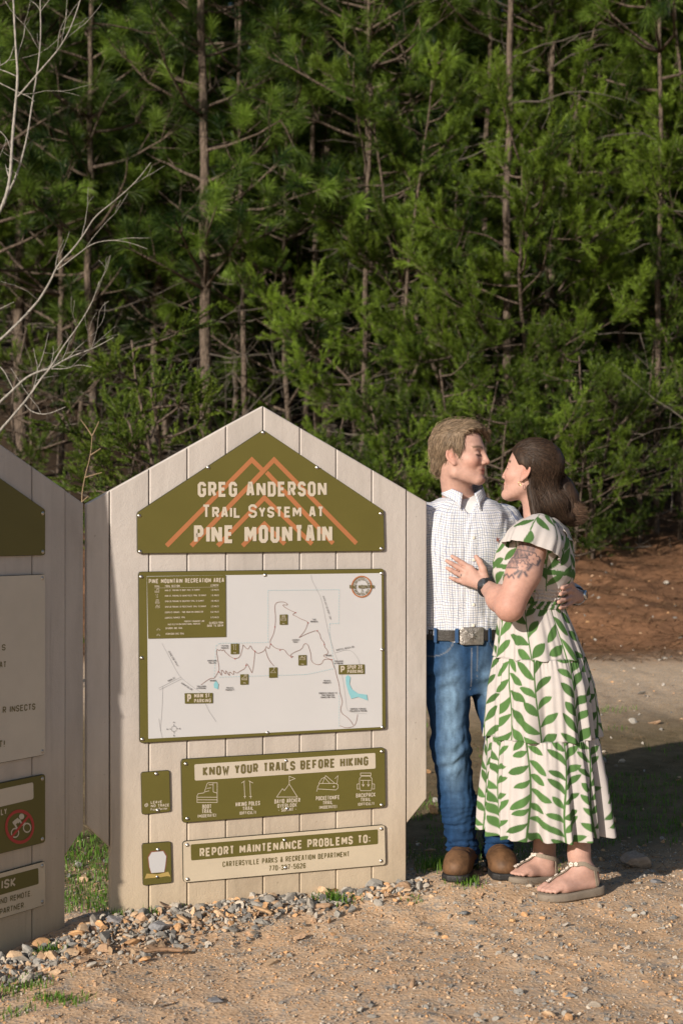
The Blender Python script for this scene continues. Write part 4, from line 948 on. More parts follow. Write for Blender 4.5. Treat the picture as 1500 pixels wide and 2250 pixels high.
plant('scrubB', 1490, 19.0, 1.0, 1.2, 'short-needled pine at the right edge reaching over the bank')
plant('scrubB', 1420, 19.5, 1.1, 5.5, 'tall short-needled pine behind the right-hand bank')
plant('scrubA', 870, 17.9, .75, 5.1, 'low spreading short-needled pine left of the head of the man')
plant('scrubC', 1250, 20.0, 1.2, 2.8, 'short-needled pine in the second row above the ponytail')
plant('scrubB', 1580, 18.2, .9, .9, 'short-needled pine leaning into the photo from the right edge')
plant('longC', 1080, 23.5, .9, 3.0, 'tall dark pine at the top behind the bushy short-needled pines')
plant('longD', 520, 20.2, 1.15, .2, 'young long-needled pine right of the tall straight pine')
plant('longD', 130, 19.6, 1.1, 3.9, 'young long-needled pine left of the slim dark trunk')
plant('longB', -60, 18.4, 1.05, .7, 'long-needled pine cut by the left edge of the photo')
plant('cedar', 345, 12.4, .98, .4, 'bright green cedar sapling over the left roof slope of the map board', 'cedar sapling')
plant('cedar', 255, 13.0, .74, 2.4, 'smaller yellow-green cedar sapling in the dip between the boards', 'cedar sapling')
plant('sapling', 1305, 16.0, .92, 1.0, 'bright pine sapling just right of the ponytail of the woman', 'pine sapling')
plant('sapling', 1255, 15.6, .72, 3.1, 'bright bushy pine sapling above the ponytail of the woman', 'pine sapling')
plant('sapling', 1400, 16.8, .95, 4.2, 'pine sapling at the top of the brown bank', 'pine sapling')
plant('sapling', 1320, 15.9, .22, 5.1, 'tiny pine sapling low on the brown bank', 'pine sapling')
plant('sapling', 60, 17.0, 1.0, .5, 'dark pine sapling under the bare branches at the left edge', 'pine sapling')
plant('sapling', 720, 15.2, .72, 5.0, 'pine sapling behind the right roof slope of the map board', 'pine sapling')
plant('sapling', 850, 15.6, .78, 2.0, 'pine sapling between the right roof slope and the man', 'pine sapling')
plant('sapling', 1095, 15.8, .85, .2, 'pine sapling filling the gap between the two faces', 'pine sapling')
plant('sapling', 955, 16.2, .9, 3.6, 'pine sapling just left of the head of the man', 'pine sapling')
plant('sapling', 1490, 16.9, 1.0, 2.2, 'pine sapling at the right edge on top of the bank', 'pine sapling')
plant('sapling', 1200, 16.6, .95, 4.4, 'pine sapling rising above the head of the woman', 'pine sapling')
for px, D, sc, lb in ((548, 18.6, .9, 'thin bare-stemmed pine left of the peak of the map board'), (700, 19.5, 1.05, 'tall bare-stemmed pine right of the peak of the map board'), (786, 17.9, .85, 'slender pine trunk over the right slope of the map board'), (1038, 18.2, 1.0, 'slender bare trunk above the head of the man'), (1108, 17.3, 1.15, 'tall pale pine trunk rising between the two heads'), (1192, 17.6, 1.05, 'pale bare trunk right of the head of the woman'), (1215, 18.4, .9, 'thin bare trunk next to the pale bare trunk'), (1440, 17.4, .85, 'slim bare trunk on the brown bank at the right')):
    plant('pole', px, D, sc, px * .7, lb)
for i, (px, D, k_) in enumerate(((30, 21.5, 'scrubA'), (170, 22, 'scrubC'), (300, 22, 'scrubA'), (420, 21, 'scrubC'), (560, 22, 'scrubB'), (660, 21.2, 'scrubA'), (780, 21, 'scrubC'), (1290, 22.5, 'scrubA'), (-60, 23, 'scrubB'))):
    plant(k_, px, D, .8, i * 1.3, 'short bushy pine filling in behind the front row of trunks', 'pine tree', 'bushy pines filling the second row')
# the stand behind them
r = np.random.RandomState(77); kinds = ['longA', 'longB', 'longC', 'scrubB', 'longA', 'longC', 'scrubA']; k = 0
for row, (D0, n, sp) in enumerate(((22.5, 15, 190), (26, 16, 185), (30, 17, 180), (35, 18, 165), (41, 17, 150), (48, 17, 140))):
    for i in range(n):
        px = CX + (i - (n - 1) / 2) * sp + r.uniform(-.35, .35) * sp; D = D0 + r.uniform(-1.6, 1.6)
        if 640 < px < 780 and row > 0 and row < 3: continue
        plant(kinds[k % 7], px, D, r.uniform(.9, 1.15), r.uniform(0, 6.28), 'dark pine in the crowded stand behind the front row', 'pine tree', 'pines deep in the stand'); k += 1
# thicket of bare twigs along the foot of the wood
g = Geo()
for _ in range(230):
    x = r.uniform(-5, 4.6); D = r.uniform(15.6, 21); p = np.array([x, D, float(hgt(x, D))]); up = r.uniform(.2, 1.4)
    Q = wander(p + [0, 0, r.uniform(0, 1.6)], unit(np.array([r.normal(0, 1), r.normal(0, .5), up])), r.uniform(.6, 1.9), 7, r, .16, -.3); g.add(*tube(Q, np.linspace(.008, .0015, 8) * r.uniform(.6, 1.3), 3))
    for _ in range(2): i = r.randint(2, 6); g.add(*tube(wander(Q[i], unit(Q[i] - Q[i - 1] + r.normal(0, .6, 3)), r.uniform(.2, .7), 4, r, .15, -.1), np.linspace(.004, .001, 5), 3))
tag(g.build('dead_brush', M_TWIG, None), 'tangle of bare grey twigs under the pines', 'brush', kind='stuff')

# ---- bare tree whose pale branches reach in from the left
BT = empty('bare_tree', (-3.3, 8.9, 0)); tag(BT, 'bare leafless tree with pale grey branches reaching in from the left edge', 'bare tree')
ZA = lambda x, y: (x / 1.974, y / 1.974)
TR = np.array([[-3.3, 8.9, -.2], [-3.28, 8.95, .8], [-3.22, 8.9, 1.8], [-3.2, 8.85, 2.9], [-3.1, 8.8, 4.2], [-3.05, 8.8, 5.6]]); O = np.array([-3.3, 8.9, 0])
tg = Geo().add(*tube(chaikin(TR, 2) - O, np.linspace(.075, .03, len(chaikin(TR, 2))), 8)); tg.build('trunk', M_PALE, BT, True)
r = np.random.RandomState(5)
def limb(pts, D, r0, r1, root=None, twigs=3, dz=0.):
    P = [at(*ZA(*p), D + dz * i / len(pts)) for i, p in enumerate(pts)]
    if root is not None: P = [np.array(root)] + P
    P = chaikin(np.array(P), 3); rad = .58 * np.linspace(r0, r1, len(P)) * (1 + .06 * r.normal(size=len(P))); gg = Geo().add(*tube(P - O, rad, 7))
    for _ in range(twigs):
        i = r.randint(int(len(P) * .35), len(P) - 3); d = unit(P[i + 1] - P[i]); W = wander(P[i], unit(d + r.normal(0, .5, 3) + [0, 0, .25]), r.uniform(.12, .45), 6, r, .14, .2); gg.add(*tube(W - O, np.linspace(rad[i] * .55, .0012, 7), 5))
        j = r.randint(2, 5); gg.add(*tube(wander(W[j], unit(d + r.normal(0, .6, 3)), r.uniform(.06, .2), 4, r, .12, .1) - O, np.linspace(rad[i] * .3, .001, 5), 4))
    gg.build('branch', M_PALE, BT, True)
limb([(-60, 1010), (0, 920), (30, 850), (48, 760), (55, 600), (70, 440), (80, 330), (68, 180), (60, 0), (50, -150)], 8.4, .022, .008, TR[2], 5)
limb([(30, 850), (75, 760), (120, 600), (140, 450), (165, 300), (180, 160), (175, 0), (178, -120)], 8.45, .012, .005, None, 4)
limb([(78, 420), (130, 360), (190, 290), (260, 210), (310, 120), (350, 0), (370, -80)], 8.4, .010, .004, None, 4)
limb([(-90, 1540), (0, 1478), (60, 1420), (120, 1360), (180, 1290), (225, 1210), (250, 1150), (320, 1080), (370, 1010), (410, 940), (500, 870), (590, 790), (655, 705)], 8.6, .017, .003, TR[1], 4)
limb([(250, 1170), (330, 1110), (400, 1055), (480, 1040), (560, 1050), (640, 1080)], 8.6, .007, .002, None, 2)
limb([(-80, 1830), (0, 1745), (60, 1690), (110, 1640), (170, 1610), (220, 1600), (280, 1560), (340, 1535), (410, 1510), (495, 1462)], 8.3, .017, .003, TR[1], 6)
limb([(-80, 1960), (0, 1870), (60, 1800), (120, 1730), (170, 1655), (225, 1590), (270, 1510), (330, 1430), (380, 1350), (410, 1290), (432, 1220)], 8.2, .016, .0025, TR[1], 6)
limb([(110, 1755), (135, 1785), (190, 1800), (240, 1785), (285, 1765)], 8.2, .007, .003, None, 1)
limb([(225, 1600), (290, 1600), (340, 1580), (400, 1592)], 8.3, .006, .002, None, 1)
limb([(-40, 1360), (20, 1330), (62, 1310)], 8.5, .006, .002, None, 0)
limb([(-40, 1560), (15, 1600), (40, 1650), (60, 1690)], 8.3, .006, .004, None, 0)
limb([(-40, 300), (40, 270), (62, 200)], 8.4, .006, .003, None, 1)
limb([(-40, 540), (30, 590), (50, 660)], 8.4, .006, .003, None, 1)
limb([(-60, 330), (40, 380), (80, 400), (130, 420), (150, 440)], 8.4, .006, .003, None, 1)
# thin forked bare sapling standing behind the dip between the boards
SAP = empty('bare_sapling', (0, 0, 0)); g = Geo()
p0 = at(178, 1105, 7.6); SAP.location = (p0[0], p0[1], 0)
for P in ([(178, 1500), (178, 1105), (186, 1050), (200, 1000), (203, 958)], [(203, 958), (190, 938), (178, 922)], [(203, 958), (212, 940), (218, 926)], [(200, 1000), (212, 992), (222, 985)], [(186, 1050), (200, 1045), (225, 1038)], [(178, 1105), (195, 1090)]):
    Q = chaikin(np.array([at(a, b, 7.6) for a, b in P]), 2) - np.array([p0[0], p0[1], 0]); g.add(*tube(Q, np.linspace(.0042, .002, len(Q)), 5))
g.build('stem', simple('tan_stem', (.26, .185, .11), .8, .2, 30), SAP, True); tag(SAP, 'thin forked bare tan sapling standing behind the dip between the boards', 'bare sapling')
# ------------------------------------------------------------------ implicit surfaces for figures
def surface_nets(D, org, h):
    s = D < 0; nx, ny, nz = D.shape
    cnt = np.zeros((nx - 1, ny - 1, nz - 1), np.uint8)
    for a in (0, 1):
        for b in (0, 1):
            for c in (0, 1): cnt += s[a:nx - 1 + a, b:ny - 1 + b, c:nz - 1 + c]
    act = (cnt > 0) & (cnt < 8); I = np.argwhere(act); n = len(I)
    vid = np.full(act.shape, -1, np.int32); vid[act] = np.arange(n)
    pos = np.zeros((n, 3)); wt = np.zeros(n)
    C = [(a, b, c) for a in (0, 1) for b in (0, 1) for c in (0, 1)]
    val = [D[I[:, 0] + a, I[:, 1] + b, I[:, 2] + c] for a, b, c in C]
    for i in range(8):
        for j in range(i + 1, 8):
            if sum(abs(C[i][k] - C[j][k]) for k in range(3)) != 1: continue
            va, vb = val[i], val[j]; m = (va < 0) != (vb < 0)
            t = np.where(m, va / np.where(m, va - vb, 1), 0)
            p = np.array(C[i])[None] + t[:, None] * (np.array(C[j]) - np.array(C[i]))[None]
            pos += np.where(m[:, None], p, 0); wt += m
    V = (I + pos / wt[:, None]) * h + org
    Fs = []
    def quads(m, offs, flip):
        E = np.argwhere(m)
        if not len(E): return
        q = np.stack([vid[E[:, 0] + o[0], E[:, 1] + o[1], E[:, 2] + o[2]] for o in offs], -1)
        ok = (q >= 0).all(1); q = q[ok]; f = flip[m][ok]; q[f] = q[f][:, ::-1]; Fs.append(q)
    mx = s[:-1, 1:-1, 1:-1] != s[1:, 1:-1, 1:-1]; quads(mx, [(0, 0, 0), (0, 1, 0), (0, 1, 1), (0, 0, 1)], ~s[:-1, 1:-1, 1:-1])
    my = s[1:-1, :-1, 1:-1] != s[1:-1, 1:, 1:-1]; quads(my, [(0, 0, 0), (0, 0, 1), (1, 0, 1), (1, 0, 0)], ~s[1:-1, :-1, 1:-1])
    mz = s[1:-1, 1:-1, :-1] != s[1:-1, 1:-1, 1:]; quads(mz, [(0, 0, 0), (1, 0, 0), (1, 1, 0), (0, 1, 0)], ~s[1:-1, 1:-1, :-1])
    return V, np.vstack(Fs)
def sdf_mesh(f, lo, hi, h, B=10):
    lo = np.array(lo, float); hi = np.array(hi, float); n = (np.ceil((hi - lo) / h / B).astype(int)) * B
    nb = n // B; bi = np.stack(np.meshgrid(*[np.arange(k) for k in nb], indexing='ij'), -1).reshape(-1, 3)
    ce = lo + (bi * B + (B - 1) / 2) * h; d = f(ce); lim = B * h * .87 * 1.5 + .012
    D = np.empty(n, np.float32)
    D6 = D.reshape(nb[0], B, nb[1], B, nb[2], B)
    D6[:] = np.where(d < 0, -1, 1).reshape(*nb)[:, None, :, None, :, None]
    A = bi[np.abs(d) < lim]; g = np.stack(np.meshgrid(*[np.arange(B)] * 3, indexing='ij'), -1).reshape(-1, 3)
    for k in range(0, len(A), 400):
        a = A[k:k + 400]; P = (lo + (a[:, None, :] * B + g[None]) * h).reshape(-1, 3)
        v = f(P).reshape(len(a), B, B, B)
        for q, x in zip(a, v): D[q[0] * B:q[0] * B + B, q[1] * B:q[1] * B + B, q[2] * B:q[2] * B + B] = x
    return surface_nets(D, lo, h)
def smin(a, b, k):
    q = np.clip(.5 + .5 * (b - a) / k, 0, 1); return b + (a - b) * q - k * q * (1 - q)
def smax(a, b, k): return -smin(-a, -b, k)
def cap(P, a, b, ra, rb):
    a = np.asarray(a, float); ba = np.asarray(b, float) - a; t = np.clip((P - a) @ ba / (ba @ ba), 0, 1)
    return np.linalg.norm(P - a - t[:, None] * ba, axis=1) - (ra + t * (rb - ra))
def chain(P, pts, rad, k=.01):
    d = None
    for i in range(len(pts) - 1):
        e = cap(P, pts[i], pts[i + 1], rad[i], rad[i + 1]); d = e if d is None else smin(d, e, k)
    return d
def ell(P, c, r):
    q = (P - np.asarray(c, float)) / np.asarray(r, float); k0 = np.linalg.norm(q, axis=1); k1 = np.linalg.norm(q / np.asarray(r, float), axis=1)
    return k0 * (k0 - 1) / (k1 + 1e-9)
def loft(P, zs, cx, cy, wx, wy, p=2.0):
    """upright body of elliptical sections: P in the body's own frame"""
    z = P[:, 2]; a = np.interp(z, zs, wx); b = np.interp(z, zs, wy); x = (P[:, 0] - np.interp(z, zs, cx)) / a; y = (P[:, 1] - np.interp(z, zs, cy)) / b
    q = (np.abs(x) ** p + np.abs(y) ** p) ** (1 / p); d = (q - 1) * np.minimum(a, b)
    e = np.maximum(zs[0] - z, z - zs[-1]); return np.maximum(d, e)
def frame(fwd, up):
    """columns: forward, left, up"""
    f = np.array(fwd, float); f /= np.linalg.norm(f); l_ = np.cross(up, f); l_ /= np.linalg.norm(l_); u = np.cross(f, l_); return np.stack([f, l_, u], 1)
def head_sdf(Q, male):
    """Q in head frame (forward, left, up), origin between the ears at eye level; chin-to-crown .235"""
    S = Q.copy(); S[:, 1] = np.abs(S[:, 1])                       # symmetric
    d = ell(Q, (-.012, 0, .035), (.098, .077, .084))
    d = smin(d, ell(Q, (.030, 0, -.030), (.058, .060, .078)), .03)
    j = .0 if male else -.004
    gz = -.074 if male else -.062; jr = .019 if male else .015
    jaw = smin(cap(S, (-.002, .051 + j, gz), (.066, .018, -.100), jr, .018), cap(S, (-.004, .054 + j, -.03), (-.002, .051 + j, gz), .016, jr), .01)
    d = smin(d, jaw, .028)
    d = smin(d, ell(Q, (.071, 0, -.100), (.022, .026, .018)), .016)
    d = smin(d, ell(S, (.055, .042, -.028), (.026, .022, .022)), .02)
    d = smin(d, cap(S, (.078, 0, .022), (.066, .042, .020), .011 if male else .008, .010), .016)
    d = smax(d, -ell(S, (.094, .033, -.001), (.020, .017, .012)), .012)
    d = smin(d, ell(S, (.0705, .0325, -.002), (.0135, .0155, .0115)), .004)
    d = smin(d, cap(Q, (.084, 0, .012), (.1015 if male else .098, 0, -.031), .0085, .0115 if male else .0095), .010)
    d = smin(d, ell(S, (.090, .0125, -.036), (.013, .0085, .008)), .006)
    d = smax(d, -ell(S, (.097, .007, -.0435), (.006, .0035, .004)), .003)
    d = smin(d, ell(Q, (.076, 0, -.062), (.014, .028, .018)), .012)
    d = smin(d, ell(Q, (.0815, 0, -.0605), (.0070, .023, .0050)), .005)
    d = smin(d, ell(Q, (.0810, 0, -.0730), (.0075, .020, .0060)), .005)
    d = smax(d, -cap(S, (.093, 0, -.0668), (.070, .030, -.0615), .0018, .0015), .003)
    # ears: shell with a hollow
    c, s = math.cos(.25), math.sin(.25); E = S - np.array([-.010, .077, -.010]); E = np.stack([E[:, 0] * c + E[:, 2] * s, E[:, 1], -E[:, 0] * s + E[:, 2] * c], -1)
    E[:, 1] += E[:, 0] * .45
    ear = ell(E, (0, 0, 0), (.018, .009, .030)); ear = smax(ear, -ell(E, (.001, .010, .004), (.0125, .009, .022)), .004)
    ear = smin(ear, ell(E, (.004, .004, -.002), (.006, .006, .010)), .004); ear = smin(ear, ell(E, (.004, .001, -.030), (.009, .007, .011)), .006)
    return smin(d, ear, .006)
def face_paint(Q, C, male, brow, lip, shut=1.0):
    """skin colour details in the head frame"""
    S = Q.copy(); S[:, 1] = np.abs(S[:, 1])
    def blend(m, col):
        m = np.clip(m, 0, 1)[:, None]; C[:] = C * (1 - m) + np.array(col) * m
    g = lambda c, r: np.exp(-(((S - np.array(c)) / np.array(r)) ** 2).sum(1))
    red = C[0] * np.array([1.03, .72, .66])
    blend(.55 * g((.060, .045, -.035), (.03, .022, .022)), red); blend(.45 * g((.106, 0, -.033), (.014, .014, .012)), red)
    blend(.6 * (np.abs(S[:, 1]) > .072) * g((-.012, .082, -.006), (.03, .02, .04)), red)
    lipm = np.maximum(g((.090, 0, -.0608), (.012, .020, .0048)), g((.090, 0, -.0728), (.012, .017, .0056))) * (Q[:, 0] > .070)
    blend(1.25 * lipm, lip)
    bz = .0205 + .004 * (1 - ((S[:, 1] - .036) / .022) ** 2)
    blend(1.3 * np.exp(-((S[:, 2] - bz) / .0042) ** 2) * ((S[:, 1] > .012) & (S[:, 1] < .056) & (Q[:, 0] > .04)), brow)
    lz = -.0055 - .0035 * (1 - ((S[:, 1] - .0325) / .0155) ** 2)
    blend(1.3 * np.exp(-((S[:, 2] - lz) / .0020) ** 2) * ((np.abs(S[:, 1] - .0325) < .0155) & (Q[:, 0] > .055)), np.array([.05, .03, .025]))
    blend(.5 * np.exp(-((S[:, 2] - .006) / .0022) ** 2) * ((np.abs(S[:, 1] - .0325) < .014) & (Q[:, 0] > .055)), C[0] * .6)
    blend(1.2 * np.exp(-((Q[:, 2] + .0668 - .10 * np.maximum(S[:, 1] - .004, 0)) / .0017) ** 2) * ((S[:, 1] < .029) & (Q[:, 0] > .064)), np.array([.20, .06, .05]))
def strands(name, paths, wd, cols, mat, parent, base, seed=1):
    """hair as tapered ribbons; paths (n, k, 3)"""
    P = np.asarray(paths, float); n, k, _ = P.shape; r = np.random.RandomState(seed)
    T = np.gradient(P, axis=1); T /= np.linalg.norm(T, axis=2, keepdims=True) + 1e-9
    s = np.cross(T, r.normal(size=(n, 1, 3)) * .35 + np.array([0, 1., 0])); s /= np.linalg.norm(s, axis=2, keepdims=True) + 1e-9
    wv = np.interp(np.linspace(0, 1, k), [0, .15, .7, 1], [.7, 1, .9, .12]) * wd
    V = np.stack([P - s * wv[None, :, None] / 2, P + s * wv[None, :, None] / 2], 2).reshape(-1, 3) - base
    b = (np.arange(n) * 2 * k)[:, None] + (np.arange(k - 1) * 2)[None]; Fq = np.stack([b, b + 1, b + 3, b + 2], -1).reshape(-1, 4)
    return mesh(name, V, Fq, mat, parent, True, colr=np.repeat(cols, 2 * k, 0))
M_SKIN = tinted('skin', .55, .28, .22, 520, .0012, .06, .09, 75)
M_HAIR = tinted('hair', .55, .22, 0, 100, .001, 0, .12, 160)
M_CLOTH = tinted('cotton', .85, .15, .25, 900, .0008, 0, .04, 30)
M_DENIM = tinted('denim', .85, .15, .4, 700, .001, 0, .14, 120)
M_LEATHER = tinted('leather', .6, .3, .35, 260, .0015, 0, .2, 28)
# ------------------------------------------------------------------ the man
atm = lambda px, py, D: at(px, py, D - .115)
MB_ = np.array([.485, 5.545, 0.]); MAN = empty('person', tuple(MB_)); tag(MAN, 'young man in white checked shirt, blue jeans and brown boots, looking at the woman', 'person')
yaw = R(9); RT = np.array([[math.cos(yaw), math.sin(yaw), 0], [-math.sin(yaw), math.cos(yaw), 0], [0, 0, 1]])   # world -> torso frame (his left = +x, back = +y)
MC = atm(1021, 1150, 5.66); MC = np.array([MC[0], MC[1], 0])
tl = lambda P: (P - MC) @ RT.T
HS = 1.0
HM = frame((math.sin(R(67)), -math.cos(R(67)), .02), np.array([.02, .03, 1.])); HC = atm(1010, 999, 5.625)
hl = lambda P: ((P - HC) @ HM) / HS / np.array([1.06, 1, 1])
S_R, S_L = atm(922, 1136, 5.62), atm(1112, 1142, 5.735)
E_R, W_R = atm(900, 1285, 5.72), atm(905, 1410, 5.66)
E_L, W_L = atm(1210, 1280, 5.86), at(1268, 1311, 5.51)
Z5 = lambda x, y, D: at(900 + x / 3.5714, 880 + y / 3.5714, D)
HIP = [atm(980, 1410, 5.66), atm(1066, 1410, 5.68)]; KNE = [atm(989, 1640, 5.62), atm(1108, 1640, 5.66)]; ANK = [atm(1018, 1868, 5.66), atm(1093, 1866, 5.70)]
tz = np.array([.90, .99, 1.10, 1.20, 1.30, 1.38, 1.44, 1.485, 1.51]); 
twx = np.array([.150, .150, .152, .164, .176, .180, .165, .120, .06]); twy = np.array([.108, .104, .104, .110, .116, .112, .098, .075, .05]); tcy = np.array([0, 0, 0, 0, 0, .005, .012, .02, .025])
def man_torso(P, g=0.):
    Q = tl(P); return loft(Q, tz, 0 * tz, tcy, twx + g, twy + g, 2.3)
FL = [([(1248, 1440, 5.345), (1222, 1452, 5.305), (1196, 1472, 5.275)], .0095), ([(1245, 1490, 5.340), (1212, 1503, 5.297), (1180, 1520, 5.268)], .0095), ([(1243, 1545, 5.340), (1206, 1565, 5.293), (1166, 1582, 5.264)], .009), ([(1242, 1595, 5.345), (1210, 1615, 5.300), (1178, 1628, 5.275)], .008)]
def man_hand(P):
    w_ = W_L; d = None
    for pts, rr in FL:
        q = [Z5(*p) for p in pts]; e = chain(P, q, [rr * 1.12, rr, rr * .85], .006); pl = cap(P, w_ + (q[0] - w_) * .15, q[0], .018, rr * 1.25); e = smin(e, pl, .012); d = e if d is None else smin(d, e, .006)
    return smin(d, chain(P, [Z5(1285, 1500, 5.48), Z5(1266, 1440, 5.42), Z5(1250, 1408, 5.38)], [.012, .011, .008], .006), .008)
NK0, NK1 = atm(1008, 1105, 5.69), HC + HM @ np.array([-.028, 0, -.045]) * HS
def man_body(P):
    d = head_sdf(hl(P), True) * HS
    d = smin(d, cap(P, NK0, NK1, .062, .057), .022)
    d = smin(d, man_torso(P, -.016), .03)
    for s_, e_, w_ in ((S_R, E_R, W_R), (S_L, E_L, W_L)): d = smin(d, chain(P, [s_, e_, w_], [.048, .038, .027], .02), .03)
    d = smin(d, man_hand(P), .012)
    hd = W_R + np.array([0.01, -.01, -.09]); d = smin(d, cap(P, W_R, hd, .027, .026), .02)
    for i in range(4):
        b = hd + np.array([-.012 + .004 * i, -.03 + .02 * i, -.01]); d = smin(d, chain(P, [b, b + np.array([.006, 0, -.04]), b + np.array([.018, 0, -.075 + .006 * abs(i - 1)])], [.010, .009, .0075], .004), .005)
    d = smin(d, chain(P, [W_R + np.array([.01, -.025, -.02]), W_R + np.array([.03, -.05, -.06]), W_R + np.array([.035, -.055, -.095])], [.013, .011, .009], .005), .008)
    for h_, k_, a_ in zip(HIP, KNE, ANK): d = smin(d, chain(P, [h_, k_, a_], [.068, .047, .034], .03), .03)
    return d
SK1 = np.array([.455, .275, .222])
def skin_cols(V, base, seed):
    return np.clip(base[None] * (1 + .05 * noise3(V, 14, seed)[:, None]) * np.array([1, 1, 1]), 0, 1)
V, Fq = sdf_mesh(man_body, (.20, 5.12, .02), (1.00, 5.90, 1.94), .0040)
C = skin_cols(V, SK1, 3); Q = hl(V); hd_ = np.linalg.norm(Q, axis=1) < .2
Cf = C[hd_]; Cf[0] = SK1; face_paint(Q[hd_], Cf, True, (.16, .10, .065), (.55, .22, .18)); C[hd_] = Cf
mesh('body', V - MB_, Fq, M_SKIN, MAN, True, colr=C)
# shirt
FOLD = lambda P, a, s, sd_: a * noise3(P * np.array([1, 1, .45]), s, sd_, 2)
def man_shirt(P):
    Q = tl(P); x, y, z = Q.T
    d = man_torso(P, .008)
    for s_, e_, w_ in ((S_R, E_R, W_R), (S_L, E_L, W_L + (E_L - W_L) * .12)): d = smin(d, chain(P, [s_, s_ * .5 + e_ * .5, e_, w_], [.062, .059, .052, .040], .02), .035)
    front = y < 0
    d = d + FOLD(P, .0075, 13, 4) + .003 * np.sin(60 * (x + .35 * z) + 4 * noise3(P, 6, 8)) * np.clip((1.15 - z) / .15, 0, 1)
    d = d - .0022 * (np.abs(x) < .017) * front
    d = smax(d, .955 + .012 * np.sin(30 * x) - z, .006)                                   # tucked at the belt
    v = np.maximum(np.abs(x + .004) - .040 * np.clip((z - 1.425) / .07, 0, 1), 1.438 - z)    # open neck
    d = np.where(front, np.maximum(d, -np.maximum(v, y)), d)
    d = smax(d, -cap(P, NK0 + np.array([0, 0, -.02]), NK1 + np.array([0, 0, .1]), .066, .066), .006)
    return d
def cloth_uv(V, pts):
    Q = tl(V); u = np.arctan2(Q[:, 0], -Q[:, 1] * 1.4) * .155; v = Q[:, 2] + .06 * Q[:, 0] ** 2
    for s_, e_, w_ in ((S_R, E_R, W_R), (S_L, E_L, W_L)):
        da = chain(V, [s_, e_, w_], [.062, .052, .040], .02); m = da < man_torso(V, .008) - .004
        for a_, b_, l0 in ((s_, e_, 0.), (e_, w_, np.linalg.norm(e_ - s_))):
            t = (b_ - a_) / np.linalg.norm(b_ - a_); al = (V - a_) @ t; q1 = np.cross(t, [0, 1., 0]); q1 /= np.linalg.norm(q1); q2 = np.cross(t, q1); k = m & ((al < np.linalg.norm(b_ - a_)) if l0 == 0 else (al >= 0))
            u = np.where(k, np.arctan2((V - a_) @ q1, (V - a_) @ q2) * .058, u); v = np.where(k, l0 + al, v)
    return np.stack([u + .007 * noise3(V, 9, 2), v + .014 * noise3(V, 6, 3)], -1)
def check_mat():
    m, n, l, b = newmat('tattersall_shirt'); a = n.new('ShaderNodeAttribute'); a.attribute_name = 'cloth'; sp = n.new('ShaderNodeSeparateXYZ'); l.new(a.outputs['Vector'], sp.inputs[0])
    def line(i, per, wd, ph):
        ad = n.new('ShaderNodeMath'); ad.operation = 'MULTIPLY_ADD'; l.new(sp.outputs[i], ad.inputs[0]); ad.inputs[1].default_value = 1 / per; ad.inputs[2].default_value = ph + 50
        fr = n.new('ShaderNodeMath'); fr.operation = 'FRACT'; l.new(ad.outputs[0], fr.inputs[0]); lt = n.new('ShaderNodeMath'); lt.operation = 'LESS_THAN'; l.new(fr.outputs[0], lt.inputs[0]); lt.inputs[1].default_value = wd; return lt.outputs[0]
    cur = None
    base = n.new('ShaderNodeRGB'); base.outputs[0].default_value = (.62, .63, .66, 1); cur = base.outputs[0]
    for i, per, wd, ph, col in ((0, .0185, .10, 0, (.19, .23, .36)), (0, .0185, .10, .5, (.29, .30, .33)), (1, .0185, .10, 0, (.19, .23, .36)), (1, .0185, .10, .5, (.29, .30, .33))):
        x = n.new('ShaderNodeMix'); x.data_type = 'RGBA'; l.new(line(i, per, wd, ph), x.inputs[0]); l.new(cur, x.inputs[6]); x.inputs[7].default_value = rgb(col); cur = x.outputs[2]
    l.new(cur, b.inputs['Base Color']); b.inputs['Roughness'].default_value = .85; setspec(b, .15)
    t = noise_node(n, l, 38, 4, .6, coords(n, l)); bump_to(n, l, b, t.outputs['Fac'], .35, .006); return m
M_CHECK = check_mat()
V, Fq = sdf_mesh(man_shirt, (.20, 5.28, .90), (1.02, 5.92, 1.58), .0045)
shirt = mesh('shirt', V - MB_, Fq, M_CHECK, MAN, True, uv=cloth_uv(V, None))
# collar and white undershirt
def collar():
    n, mrow = 48, 5; V, UV = [], []
    for j in range(mrow):
        t = j / (mrow - 1)
        for i in range(n):
            s_ = -1 + 2 * i / (n - 1); a = R(180) + s_ * R(163)               # starts and ends at the open front
            fr = abs(s_) ** 6; tip = abs(s_) ** 14
            rx = .071 + .012 * t + .006 * fr; ry = .066 + .014 * t + .010 * fr
            x = rx * math.sin(a) * 1.0 + (.012 * t * tip * (1 if math.sin(a) > 0 else -1)); y = -ry * math.cos(a) - .012 * tip * t
            z = 1.560 - .045 * (1 - abs(s_) * .0) * (abs(s_) ** 2.2) - t * (.038 + .026 * tip) 
            V.append((x, y + .012 - .010 * abs(s_), z)); UV.append((s_ * .21, t * .05))
    Fc = [(j * n + i, j * n + i + 1, (j + 1) * n + i + 1, (j + 1) * n + i) for j in range(mrow - 1) for i in range(n - 1)]
    V = np.array(V) @ RT + MC + np.array([-.004, 0, 0]); o = mesh('collar', V - MB_, Fc, M_CHECK, MAN, True, uv=UV)
    s_ = o.modifiers.new('thick', 'SOLIDIFY'); s_.thickness = .004; return o
collar()
def undershirt(P): return smax(smax(man_torso(P, .001), cap(P, NK0 + np.array([0, 0, -.05]), NK1, .073, .066), .004), 1.34 - P[:, 2], .002)
V, Fq = sdf_mesh(lambda P: smax(man_torso(P, -.004), 1.33 - P[:, 2], .002), (.34, 5.38, 1.31), (.66, 5.76, 1.57), .005)
Q = tl(V); keep = None
mesh('undershirt', V - MB_, Fq, simple('white_cotton', (.62, .62, .63), .9, .03, 20, .3, 300), MAN, True)
